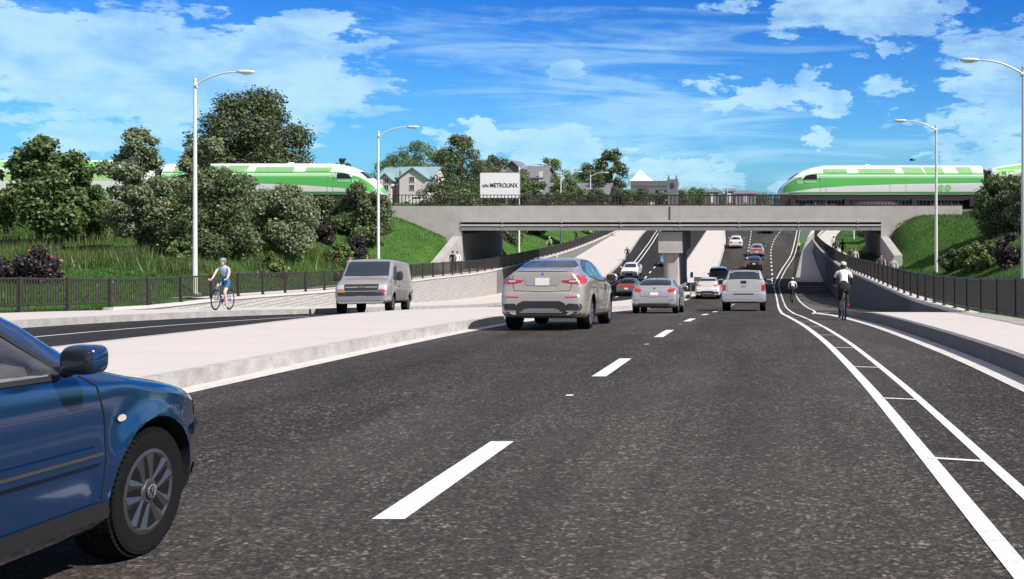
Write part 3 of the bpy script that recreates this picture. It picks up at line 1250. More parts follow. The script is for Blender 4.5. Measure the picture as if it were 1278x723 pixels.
def half_section(w, wbm, zb, zs, ws, wr, zr, zt):
    zm = zb + (zs - zb) * .50
    c = [(0, zb), (wbm, zb), (w * .975, zb + .10 * (zs - zb) + .015), (w, zm), (ws, zs), (wr, zr)]
    rad = [0, .05, .05, .16, .09, .14]
    crown = [(wr * (1 - t), zr + (zt - zr) * (1 - (1 - t) ** 2)) for t in (.12, .3, .5, .75, 1.0)]
    pts = [c[0]]
    nxt = c[1:] + [crown[0]]
    segsub = [1, 1, 2, 4, 5, 0]
    for i in range(1, 6):
        p, a, b = Vector(c[i]), Vector(c[i - 1]), Vector(nxt[i])
        da, db = (a - p), (b - p)
        ra = min(rad[i], .45 * da.length, .45 * db.length if i < 5 else .9 * db.length)
        s0 = p + da.normalized() * ra
        s1 = p + db.normalized() * ra
        prev = Vector(pts[-1])
        ns = segsub[i - 1]
        for k in range(1, ns + 1):
            pts.append(tuple(prev.lerp(s0, k / (ns + 1))))
        for k in range(5):
            t = k / 4
            pts.append(tuple(s0 * (1 - t) ** 2 + p * 2 * t * (1 - t) + s1 * t * t))
    pts += crown
    return pts


def car_shell(sp, paint_m, cut_window=None):
    """loft the body, sink the wheel arches; returns (mesh, bvh)"""
    f = {k: pchip(*zip(*sp[k])) for k in ('T', 'S', 'W', 'R', 'B')}
    y0, y1 = sp['T'][0][0], sp['T'][-1][0]
    ys = set(np.round(np.linspace(y0, y1, int((y1 - y0) / .055)), 4))
    for k in ('T', 'W', 'B'):
        ys |= {round(p[0], 4) for p in sp[k] if y0 <= p[0] <= y1}
    ys |= {round(y0 + d, 4) for d in (.004, .012, .025, .045)} | {round(y1 - d, 4) for d in (.004, .012, .025, .045)}
    ys = sorted(ys)
    ys = [ys[0]] + [b for a, b in zip(ys, ys[1:]) if b - a > .0035]
    half = []
    for y in ys:
        w = float(f['W'](y))
        zt = float(f['T'](y))
        zb = min(float(f['B'](y)), zt - .12)
        cr = sp.get('crown', .045)
        zr = zt - min(cr, .3 * (zt - zb))
        zs = min(float(f['S'](y)), zr - .03)
        zs = max(zs, zb + .05)
        wr = min(float(f['R'](y)), w - .03)
        half.append([(x, y, z) for x, z in half_section(w, w * .88, zb, zs, w - .025, wr, zr, zt)])
    P = len(half[0])
    vs, fs = [], []
    for h in half:
        vs += h + [(-x, y, z) for x, y, z in h[1:-1]]
    C = 2 * P - 2
    ring = list(range(P)) + list(range(C - 1, P - 1, -1))
    for i in range(len(ys) - 1):
        for k in range(C):
            a, b = ring[k], ring[(k + 1) % C]
            fs.append((i * C + a, i * C + b, (i + 1) * C + b, (i + 1) * C + a))
    fs.append(tuple(ring[::-1]))
    fs.append(tuple((len(ys) - 1) * C + a for a in ring))
    # flared lips round the arches
    ra = sp['arch']
    vs = [list(v) for v in vs]
    for v in vs:
        for ya in sp['axles']:
            d = math.hypot(v[1] - ya, v[2] - sp['wr'])
            if abs(v[0]) > .55 and v[2] < sp['wr'] + ra + .2:
                v[0] += math.copysign(sp.get('flare', .018) * math.exp(-((d - ra) / .07) ** 2), v[0])
    bm = bmesh.new()
    bv = [bm.verts.new(v) for v in vs]
    for q in fs:
        bm.faces.new([bv[i] for i in q])
    bmesh.ops.recalc_face_normals(bm, faces=bm.faces)
    bvh = BVHTree.FromBMesh(bm)
    me = bpy.data.meshes.new('body')
    bm.to_mesh(me)
    bm.free()
    o = link(bpy.data.objects.new('tmp', me))
    cut = MB()
    for ya in sp['axles']:
        for s in (-1, 1):
            wm = float(f['W'](ya))
            cut.lathe([(0, 0), (ra, 0), (ra, .55), (0, .55)], (s * (wm - .26), ya, sp['wr'] + .005), (s, 0, 0), 40)
    cme = cut.mesh('cut', [])
    co = link(bpy.data.objects.new('tmpc', cme))
    md = o.modifiers.new('b', 'BOOLEAN')
    md.operation, md.object, md.solver = 'DIFFERENCE', co, 'EXACT'
    tmp = [o, co]
    if cut_window:
        cw = MB()
        for pl in cut_window:
            cw.prism(pl, 'x', -2, 2)
        c2 = link(bpy.data.objects.new('tmpw', cw.mesh('cutw', [])))
        m2 = o.modifiers.new('w', 'BOOLEAN')
        m2.operation, m2.object, m2.solver = 'DIFFERENCE', c2, 'EXACT'
        tmp.append(c2)
    res = evaluated(o)
    for t in tmp:
        bpy.data.objects.remove(t)
    res.materials.clear()
    res.materials.append(paint_m)
    res.materials.append(M_WELL)
    res.materials.append(M_INT)
    idx = []
    for p in res.polygons:
        c = p.center
        near = bvh.find_nearest(c)[3]
        inside = near is not None and near > .006
        if inside and c.z < sp['wr'] + ra + .03:
            idx.append(1)
        elif inside:
            idx.append(2)
        else:
            idx.append(0)
    res.polygons.foreach_set('material_index', idx)
    res.polygons.foreach_set('use_smooth', [True] * len(res.polygons))
    res.set_sharp_from_angle(angle=math.radians(38))
    return res, bvh


def patch(bvh, poly, axis, off=.004, cell=.08, flip=False):
    """a skin piece: polygon drawn in an orthographic view, laid onto the body surface.
    axis: 'L','R' (y,z) 'B','F' (x,z) 'T' (x,y)"""
    mp = {'L': lambda u, v: ((-4, u, v), (1, 0, 0)), 'R': lambda u, v: ((4, u, v), (-1, 0, 0)),
          'B': lambda u, v: ((u, -15, v), (0, 1, 0)), 'F': lambda u, v: ((u, 15, v), (0, -1, 0)),
          'T': lambda u, v: ((u, v, 8), (0, 0, -1))}[axis]
    bm = bmesh.new()
    vs = [bm.verts.new((u, v, 0)) for u, v in poly]
    bm.faces.new(vs)
    us, ws = [p[0] for p in poly], [p[1] for p in poly]
    for k, (lo, hi, nrm) in enumerate(((min(us), max(us), (1, 0, 0)), (min(ws), max(ws), (0, 1, 0)))):
        n = max(1, int((hi - lo) / cell))
        for i in range(1, n):
            c = lo + (hi - lo) * i / n
            bmesh.ops.bisect_plane(bm, geom=bm.verts[:] + bm.edges[:] + bm.faces[:], plane_co=(c if k == 0 else 0, c if k == 1 else 0, 0), plane_no=nrm)
    bad = []
    for v in bm.verts:
        o, d = mp(v.co.x, v.co.y)
        hit, nrm, _, _ = bvh.ray_cast(Vector(o), Vector(d))
        if hit is None:
            bad.append(v)
            continue
        if nrm.dot(Vector(d)) > 0:
            nrm = -nrm
        v.co = hit + nrm * off
    if bad:
        bmesh.ops.delete(bm, geom=bad, context='VERTS')
    bm.normal_update()
    out = Vector(mp(0, 0)[1])
    for q in bm.faces:
        if q.normal.dot(out) > 0:
            q.normal_flip()
    me = bpy.data.meshes.new('patch')
    bm.to_mesh(me)
    bm.free()
    me.polygons.foreach_set('use_smooth', [True] * len(me.polygons))
    return me


def add_patch(root, bvh, name, poly, axis, m, off=.004, cell=.08):
    me = patch(bvh, poly, axis, off, cell)
    me.name = name
    me.materials.append(m)
    return link(bpy.data.objects.new(name, me), root)


def mirror_poly(p):
    return [(-u, v) for u, v in p][::-1]


def ribbon(pts, w):
    """closed outline of a thin line along pts"""
    P = [Vector(p) for p in pts]
    a, b = [], []
    for i, p in enumerate(P):
        t = (P[min(i + 1, len(P) - 1)] - P[max(0, i - 1)]).normalized()
        n = Vector((-t.y, t.x)) * w / 2
        a.append(tuple(p + n))
        b.append(tuple(p - n))
    return a + b[::-1]


_wheel_cache = {}


def wheel_meshes(r, w, rimr, style, rim_m):
    key = (r, w, rimr, style, rim_m.name)
    if key in _wheel_cache:
        return _wheel_cache[key]
    hub = MB().lathe([(.0, -.3 * w), (rimr * .8, -.3 * w), (rimr * .8, -.1 * w), (0, -.1 * w)], n=24).mesh('wheel', M_DARKRIM)
    big = style == 'hero'
    n = 72 if big else 32
    sh = .42 * w
    prof = [(rimr, -w * .46), (rimr + .25 * (r - rimr), -w / 2), (r - .22 * (r - rimr), -w * .50), (r - .02, -sh), (r - .003, -sh * .8), (r, 0), (r - .003, sh * .8), (r - .02, sh), (r - .22 * (r - rimr), w * .50), (rimr + .25 * (r - rimr), w / 2), (rimr, w * .46)]
    tb = MB().lathe(prof, n=n, closed=False)
    if big:      # tread blocks and grooves
        for k in range(64):
            a = 2 * PI * k / 64
            for s in (-1, 1):
                for (x0, x1, da) in ((.10 * w, .24 * w, .0), (.28 * w, .42 * w, .04), (.44 * w, .49 * w, .05)):
                    M_ = Matrix.Rotation(a + da, 4, 'X')
                    rr_ = r if x1 < .43 * w else r - .016
                    tb.box(min(s * x0, s * x1), max(s * x0, s * x1), -.011, .011, rr_ - .012, rr_ + .0045, 0, M_)
    tyre = tb.mesh('tyre', M_TYRE, 35)
    rb = MB()
    rb.lathe([(rimr + .004, -w * .44), (rimr + .006, w * .47), (rimr - .012, w * .49), (rimr - .028, w * .44), (rimr - .03, w * .1), (rimr - .03, -w * .44)], n=n, closed=True)
    ns = {'hero': 5, 'double': 5, 'multi': 9, 'five': 5, 'six': 6, 'steel': 8}[style]
    for k in range(ns):
        a = 2 * PI * k / ns
        M_ = Matrix.Rotation(a, 4, 'X')
        x0, x1 = w * .28, w * .46
        offs = ((-.037, .035), (.037, .035)) if style == 'hero' else ((-.040, .034), (.040, .034)) if style in ('hero', 'double') else ((0, .038),)
        for yo, hw in offs:
            q = rimr / .2
            y_in, y_out = yo * q * .78, yo * q * 1.22
            h_in, h_out = hw * q * .80, hw * q * 1.0
            z0, z1 = .045 * q, rimr - .02
            vs = [(x1 - .012, y_in - h_in, z0), (x1 - .012, y_in + h_in, z0), (x1, y_out + h_out, z1), (x1, y_out - h_out, z1),
                  (x0, y_in - h_in, z0), (x0, y_in + h_in, z0), (x0 + .01, y_out + h_out, z1), (x0 + .01, y_out - h_out, z1),
                  (x1 + .006, y_in, z0), (x1 + .012, y_out, z1)]
            vs = [tuple(M_ @ Vector(v)) for v in vs]
            rb.add(vs, [(0, 8, 9, 3), (8, 1, 2, 9), (5, 4, 7, 6), (1, 5, 6, 2), (4, 0, 3, 7), (0, 4, 5, 1, 8), (2, 6, 7, 3, 9)])
    rb.lathe([(0, w * .2), (rimr * .36, w * .2), (rimr * .34, w * .44), (rimr * .27, w * .50), (0, w * .51)], n=24)
    rim = rb.mesh('rim', rim_m, 30)
    _wheel_cache[key] = (hub, tyre, rim)
    return _wheel_cache[key]


def add_wheels(root, sp, r, w, rimr, style='double', rim_m=None, track=None, parts=True):
    hub, tyre, rim = wheel_meshes(r, w, rimr, style, rim_m or M_RIM)
    tr = track or (max(p[1] for p in sp['W']) - w / 2 - .02)
    out = []
    for ya in sp['axles']:
        for s in (-1, 1):
            h = link(bpy.data.objects.new('wheel', hub), root)
            h.location = (s * tr, ya, r)
            h.rotation_euler = (random.uniform(0, 1.2) if style != 'hero' else .22, 0, 0 if s > 0 else PI)
            link(bpy.data.objects.new('tyre', tyre), h)
            link(bpy.data.objects.new('rim', rim), h)
            out.append(h)
    return out


def place(root, X, Z, wb, away=True, yaw=0.0, dz=0.0):
    za, zb_ = Z - wb / 2, Z + wb / 2
    h0, h1 = -D(za), -D(zb_)
    pit = math.atan2(h1 - h0, wb)
    root.location = (X, Z, (h0 + h1) / 2 + dz)
    root.rotation_euler = (pit if away else -pit, 0, yaw + (0 if away else PI))


def mirrors(root, x, y, z, m, k=1.0):
    for s in (-1, 1):
        mb = MB().ell((s * (x + .14 * k), y, z), (.115 * k, .07 * k, .085 * k), 14, 9, e=.62)
        mb.tube((s * (x - .02), y + .02, z - .05), (s * (x + .08 * k), y + .01, z - .035), .035)
        o = mb.build('side_mirror', m, root, 50)
        MB().ell((s * (x + .14 * k), y - .058 * k, z), (.092 * k, .022 * k, .066 * k), 12, 8, e=.6).build('mirror_glass', M_GLASSB, o, 50)


def plate(root, bvh, x, z, axis, w=.15, h=.075, text=True):
    o = add_patch(root, bvh, 'licence_plate', [(x - w, z - h), (x + w, z - h), (x + w, z + h), (x - w, z + h)], axis, M_PLATE, .014, .5)
    return o


def curve_poly(*seg):
    return list(seg)


# ---- (1) the blue saloon in the foreground
def blue_saloon():
    sp = dict(axles=(-1.35, 1.35), wr=.315, arch=.372, flare=.022, crown=.05,
              T=[(-2.45, .50), (-2.44, .70), (-2.40, .92), (-2.30, 1.0), (-1.80, 1.06), (-1.05, 1.36), (-.5, 1.45), (-.05, 1.465), (.3, 1.42), (.62, 1.28), (1.06, 1.01), (1.2, .972), (1.6, .89), (1.95, .785), (2.12, .69), (2.20, .58), (2.23, .48)],
              S=[(-2.45, .86), (-1.8, .95), (0, .955), (.75, .95), (1.2, .895), (1.7, .80), (2.1, .68), (2.23, .56)],
              W=[(-2.45, .66), (-2.43, .74), (-2.33, .81), (-2.0, .865), (-.5, .873), (1.2, .873), (1.6, .86), (1.85, .80), (2.0, .71), (2.12, .60), (2.19, .50), (2.23, .40)],
              R=[(-2.45, .6), (-2.0, .70), (-1.6, .60), (-1.0, .56), (0, .565), (.4, .59), (.9, .69), (1.15, .755), (1.6, .74), (1.9, .66), (2.15, .45), (2.25, .3)],
              B=[(-2.45, .30), (-2.2, .24), (-1.6, .20), (1.6, .19), (2.1, .20), (2.22, .26), (2.25, .30)])
    P = mat('paint_blue', (.008, .044, .135), .16, .5, coat=1.0)
    front = [(-.22, .985), (.66, .972), (.685, .99), (.40, 1.20), (.26, 1.285), (.05, 1.345), (-.22, 1.365)]
    rear_ = [(-.33, .985), (-.33, 1.36), (-.7, 1.345), (-1.0, 1.27), (-1.22, 1.12), (-1.27, 1.0)]
    body, bvh = car_shell(sp, P, [front, rear_])
    r = thing('parked_car', (0, 0, 0), 'blue four-door car close to the camera at the left edge, seen from its right side', 'car')
    r.name = 'car'
    link(bpy.data.objects.new('body', body), r)
    sill = [(-1.0, .19), (.985, .19), (.985, .30), (.96, .355), (-1.0, .355)]
    for side in 'LR':
        add_patch(r, bvh, 'window', front, side, M_PANE, .003)
        add_patch(r, bvh, 'window', rear_, side, M_PANE, .003)
        fr = ribbon([(-.22, .978), (.665, .962)], .022)
        add_patch(r, bvh, 'window_trim', fr, side, M_PLAST, .006)
        add_patch(r, bvh, 'window_seal', ribbon([(.70, .985), (.41, 1.215), (.265, 1.305), (.05, 1.365), (-.3, 1.385), (-.7, 1.365)], .03), side, M_PLAST, .006)
        add_patch(r, bvh, 'sill_trim', sill, side, M_PLAST, .010)
        add_patch(r, bvh, 'bumper_skirt', [(1.74, .21), (2.2, .26), (2.2, .36), (1.74, .34)], side, M_PLAST, .010)
        s = add_patch(r, bvh, 'door_moulding', ribbon([(-.95, .60), (.90, .585)], .075), side, P, .022)
        add_patch(s, bvh, 'moulding_insert', ribbon([(-.95, .60), (.90, .585)], .016), side, M_CHROME, .026)
        add_patch(r, bvh, 'door_gap', ribbon([(-.28, .38), (-.28, .96)], .009), side, M_WELL, .003)
        add_patch(r, bvh, 'door_gap', ribbon([(.93, .37), (.95, .55), (.945, .75), (.90, .90), (.80, .955)], .009), side, M_WELL, .003)
        add_patch(r, bvh, 'crease', ribbon([(-2.2, .80), (-.8, .815), (.90, .80)], .010), side, P, .006)
        mk = [(1.06 + .034 * math.cos(a), .725 + .017 * math.sin(a)) for a in np.linspace(0, 2 * PI, 14, endpoint=False)]
        add_patch(r, bvh, 'side_marker', mk, side, M_TAILW, .012, .02)
        add_patch(r, bvh, 'bumper_strip', ribbon([(1.74, .535), (2.19, .545)], .055), side, P, .022)
        add_patch(r, bvh, 'bumper_insert', ribbon([(1.76, .565), (2.19, .575)], .014), side, M_CHROME, .026)
        s_ = 1 if side == 'R' else -1
        add_patch(r, bvh, 'headlight', [(s_ * u, v) for u, v in ((.30, .60), (.62, .605), (.63, .69), (.53, .725), (.34, .70))], 'F', M_HEAD, .006, .05)
        add_patch(r, bvh, 'indicator', [(1.90, .61), (2.07, .61), (2.05, .69), (1.93, .735)], side, M_HEAD, .006, .04)
        add_patch(r, bvh, 'taillight', [(s_ * u, v) for u, v in ((.36, .72), (.70, .72), (.70, .88), (.36, .88))], 'B', M_TAIL, .006)
        h = MB().ell((s_ * .895, -.12, .865), (.022, .09, .018), 12, 8, e=.7).build('door_handle', P, r, 50)
    add_patch(r, bvh, 'windscreen', [(-.55, .70), (.55, .70), (.62, .93), (.62, 1.02), (-.62, 1.02), (-.62, .93)], 'T', M_GLASSB, .004)
    add_patch(r, bvh, 'windscreen_base', [(-.5, .38), (.5, .38), (.55, .698), (-.55, .698)], 'T', M_GLASSB, .004)
    add_patch(r, bvh, 'rear_window', [(-.54, -1.1), (.54, -1.1), (.58, -1.62), (-.58, -1.62)], 'T', M_GLASSD, .004)
    add_patch(r, bvh, 'grille', [(-.29, .62), (.29, .62), (.29, .74), (-.29, .74)], 'F', M_PLAST, .008)
    plate(r, bvh, 0, .45, 'F')
    plate(r, bvh, 0, .80, 'B')
    # mirrors
    for s in (-1, 1):
        mb = MB().ell((s * .955, .64, 1.045), (.085, .065, .066), 18, 11, e=.55)
        o = mb.build('side_mirror', P, r, 60)
        MB().ell((s * .955, .588, 1.045), (.070, .022, .053), 16, 9, e=.5).build('mirror_glass', M_GLASSD, o, 60)
        MB().tube((s * .84, .68, .985), (s * .92, .65, 1.01), .028).build('mirror_foot', M_PLAST, o, 60)
    # cabin: seats, dashboard, steering wheel
    for x in (-.36, .36):
        for y in (-.28, -1.02):
            MB().ell((x, y, 1.02), (.22, .09, .26), 14, 9, e=.6).ell((x, y - .03, 1.29), (.13, .05, .07), 12, 8, e=.7).build('seat', M_SEAT, r, 60)
    MB().ell((0, .60, .985), (.72, .22, .075), 18, 9, e=.6).build('dashboard', M_SEAT, r, 60)
    c = Vector((-.36, .34, .99))
    ax = Vector((0, -.85, .5)).normalized()
    ring = []
    u, v = Vector((1, 0, 0)), ax.cross(Vector((1, 0, 0)))
    for k in range(28):
        a = 2 * PI * k / 28
        ring.append(c + u * .185 * math.cos(a) + v * .185 * math.sin(a))
    mb = MB().path(ring, .017, 8, closed=True).tube(c - ax * .25, c, .035).tube(c - u * .18, c + u * .18, .018)
    mb.build('steering_wheel', M_PLAST, r, 60)
    ws = add_wheels(r, sp, .315, .215, .205, 'hero', mat('hero_rim', (.13, .13, .135), .34, .75))
    for h in ws:      # round badge on the hub
        x = .215 * .51
        bd = MB().lathe([(0, x - .004), (.040, x - .004), (.040, x + .005), (0, x + .006)], n=24)
        b = bd.build('hub_badge', M_PLAST, h, 40)
        mb = MB().path([(x + .007, .033 * math.cos(a), .033 * math.sin(a)) for a in np.linspace(0, 2 * PI, 24, endpoint=False)], .0035, 6, closed=True)
        for pl in ([(-.017, .024), (0, -.001), (.017, .024)], [(-.027, .010), (-.014, -.024), (0, .006), (.014, -.024), (.027, .010)]):
            mb.path([(x + .007, a, b_) for a, b_ in pl], .0032, 6)
        mb.build('emblem', M_CHROME, b, 40)
    place(r, -3.98, 3.93, 2.70)
    return r


BLUE = blue_saloon()


# ---- (2) coupe-backed SUV
def coupe_suv(pm_, label, group):
    sp = dict(axles=(-1.4665, 1.4665), wr=.385, arch=.440, flare=.035, crown=.05,
              T=[(-2.46, .48), (-2.455, .70), (-2.43, .86), (-2.385, .93), (-2.365, 1.28), (-2.33, 1.365), (-2.24, 1.385), (-1.95, 1.44), (-1.4, 1.575), (-.8, 1.665), (-.2, 1.69), (.3, 1.67), (.75, 1.57), (1.4, 1.20), (1.55, 1.16), (2.0, 1.08), (2.25, .97), (2.37, .80), (2.41, .60), (2.42, .5)],
              S=[(-2.46, .80), (-2.38, .98), (-2.2, 1.10), (-1.5, 1.17), (-.5, 1.11), (.8, 1.06), (1.5, 1.04), (2.1, .92), (2.42, .65)],
              W=[(-2.46, .70), (-2.45, .79), (-2.40, .875), (-2.25, .95), (-1.9, .985), (-1.2, .985), (0, .955), (1.2, .975), (1.7, .965), (2.05, .87), (2.3, .70), (2.42, .5)],
              R=[(-2.46, .6), (-2.38, .66), (-2.2, .67), (-1.6, .63), (-1.0, .60), (0, .61), (.5, .64), (1.2, .76), (1.5, .82), (2.0, .74), (2.42, .35)],
              B=[(-2.46, .40), (-2.40, .34), (-2.1, .28), (-1.4, .25), (1.4, .25), (2.1, .27), (2.42, .38)])
    body, bvh = car_shell(sp, pm_)
    r = thing('suv', (0, 0, 0), label, 'suv', group)
    link(bpy.data.objects.new('body', body), r)
    add_patch(r, bvh, 'rear_window', [(-.60, 1.425), (.60, 1.425), (.665, 1.455), (.60, 1.53), (.50, 1.585), (-.50, 1.585), (-.60, 1.53), (-.665, 1.455)], 'B', M_GLASSB, .004, .05)
    add_patch(r, bvh, 'windscreen', [(-.58, .72), (.58, .72), (.72, 1.36), (-.72, 1.36)], 'T', M_GLASSD, .004)
    for side in 'LR':
        s_ = 1 if side == 'R' else -1
        mir = lambda pl: [(s_ * u, v) for u, v in pl]
        add_patch(r, bvh, 'window', [(-.55, 1.16), (.62, 1.115), (.80, 1.13), (.50, 1.37), (.22, 1.51), (-.1, 1.575), (-.50, 1.585)], side, M_GLASSB, .004)
        add_patch(r, bvh, 'window', [(-.60, 1.16), (-.55, 1.585), (-.9, 1.555), (-1.25, 1.46), (-1.52, 1.33), (-1.50, 1.235)], side, M_GLASSB, .004)
        add_patch(r, bvh, 'window_trim', ribbon([(.84, 1.105), (-.5, 1.145), (-1.5, 1.215), (-1.58, 1.315), (-1.25, 1.49), (-.8, 1.60), (-.1, 1.60), (.25, 1.53), (.52, 1.39)], .03), side, M_PLAST, .005)
        tl = add_patch(r, bvh, 'taillight', mir([(.60, 1.06), (.86, 1.035), (.90, 1.10), (.88, 1.235), (.76, 1.255), (.72, 1.16), (.58, 1.135), (.42, 1.13), (.46, 1.085)]), 'B', M_TAIL, .006, .05)
        add_patch(r, bvh, 'taillight_wrap', [(-2.30, 1.045), (-2.02, 1.09), (-1.94, 1.16), (-2.06, 1.205), (-2.22, 1.215), (-2.33, 1.19)], side, M_TAIL, .006, .05)
        add_patch(tl, bvh, 'clear_lens', mir([(.60, 1.095), (.74, 1.085), (.76, 1.125), (.60, 1.125)]), 'B', M_TAILW, .010, .05)
        add_patch(r, bvh, 'tailgate_gap', ribbon(mir([(.67, 1.30), (.655, 1.00), (.62, .895), (.0, .875)]), .012), 'B', M_WELL, .004)
        add_patch(r, bvh, 'reflector', mir([(.52, .735), (.80, .745), (.80, .77), (.52, .76)]), 'B', M_TAIL, .006)
        add_patch(r, bvh, 'rocker_trim', [(-.98, .26), (.98, .26), (.98, .40), (-.98, .42)], side, M_PLAST, .008)
        for ya in (-1.4665, 1.4665):
            arc = [(ya + .465 * math.cos(a), .385 + .465 * math.sin(a)) for a in np.linspace(-.35, PI + .35, 22)]
            add_patch(r, bvh, 'arch_trim', ribbon(arc, .045), side, M_PLAST, .006, .05) if False else None
        add_patch(r, bvh, 'door_gap', ribbon([(-.56, .42), (-.56, 1.14)], .010), side, M_WELL, .004)
        add_patch(r, bvh, 'door_gap', ribbon([(.80, .42), (.86, .7), (.80, 1.08)], .010), side, M_WELL, .004)
        add_patch(r, bvh, 'door_gap', ribbon([(-1.02, .55), (-1.28, .92), (-1.40, 1.20)], .010), side, M_WELL, .004)
        add_patch(r, bvh, 'door_crease', ribbon([(-2.0, .985), (-.5, .955), (.9, .92)], .014), side, pm_, .007)
        for y in (-1.1, .0):
            MB().ell((s_ * .985, y, .99), (.022, .11, .018), 12, 8, e=.7).build('door_handle', pm_, r, 50)
        # exhaust in its dark frame at the bumper corner
        ex = add_patch(r, bvh, 'exhaust_surround', mir([(.545, .46), (.86, .45), (.90, .52), (.88, .60), (.60, .61), (.53, .55)]), 'B', M_PLAST, .006, .05)
        fr_ = MB().path([(s_ * x, -2.44 + .10 * max(0, x - .6), z) for x, z in ((.58, .475), (.84, .47), (.86, .535), (.83, .585), (.62, .59), (.56, .54))], .020, 8, closed=True)
        fr_.build('exhaust_pipe', M_CHROME, r, 50)
        add_patch(r, bvh, 'headlight', mir([(.40, .83), (.78, .80), (.76, .92), (.50, .93)]), 'F', M_HEAD, .006)
    add_patch(r, bvh, 'bumper_insert', [(-.56, .43), (.56, .43), (.54, .60), (.42, .665), (-.42, .665), (-.54, .60)], 'B', M_PLAST, .008, .06)
    add_patch(r, bvh, 'skid_plate', [(-.44, .40), (.44, .40), (.40, .475), (.28, .505), (-.28, .505), (-.40, .475)], 'B', M_RIM, .016, .06)
    add_patch(r, bvh, 'plate_recess', [(-.36, 1.015), (.36, 1.015), (.42, 1.20), (-.42, 1.20)], 'B', pm_, .008, .08)
    add_patch(r, bvh, 'bumper_skirt', [(-.86, .36), (.86, .36), (.86, .43), (.5, .43), (.44, .40), (-.44, .40), (-.5, .43), (-.86, .43)], 'B', M_PLAST, .005, .06)
    plate(r, bvh, 0, 1.10, 'B', .16, .085)
    add_patch(r, bvh, 'spoiler_line', ribbon([(-.66, 1.325), (0, 1.335), (.66, 1.325)], .016), 'B', M_PLAST, .004, .06)
    eb = MB().lathe([(0, 0), (.045, 0), (.045, .012), (0, .014)], (0, -2.35, 1.27), (0, -1, .15), 20).build('emblem', M_CHROME, r, 40)
    MB().lathe([(0, .014), (.034, .013), (.034, .017), (0, .018)], (0, -2.35, 1.27), (0, -1, .15), 20).build('emblem_centre', M_PTXT, eb, 40)
    MB().ell((0, -.75, 1.70), (.035, .10, .045), 10, 7).build('roof_antenna', pm_, r, 60)
    mirrors(r, .95, .62, 1.20, pm_, 1.25)
    MB().box(-.55, .55, -2.0, 1.9, .27, .36).build('underbody', M_WELL, r)
    add_wheels(r, sp, .385, .285, .265, 'double', track=.82)
    return r


P_SILVER = mat('paint_silver', (.53, .475, .41), .24, .5, coat=.8)
P_SILVER2 = mat('paint_bright_silver', (.62, .60, .58), .26, .45, coat=.8)
P_WHITE = mat('paint_white', (.76, .75, .735), .28, .05, coat=.8)
P_GREY = mat('paint_grey', (.20, .195, .19), .32, .5, coat=.8)
P_BLACK = mat('paint_black', (.020, .022, .026), .25, .3, coat=.9)
P_NAVY = mat('paint_navy', (.035, .055, .085), .28, .4, coat=.9)
P_SKY = mat('paint_sky_blue', (.08, .27, .52), .3, .3, coat=.9)

x6 = coupe_suv(P_SILVER, 'large silver sloping-back SUV seen from behind in the lane beside the median', None)
place(x6, -5.02, 25.75, 2.933)
x6b = coupe_suv(P_WHITE, 'small white sloping-back SUV ahead, close to the left of the silver pickup truck', None)
place(x6b, -4.55, 84.3, 2.933)


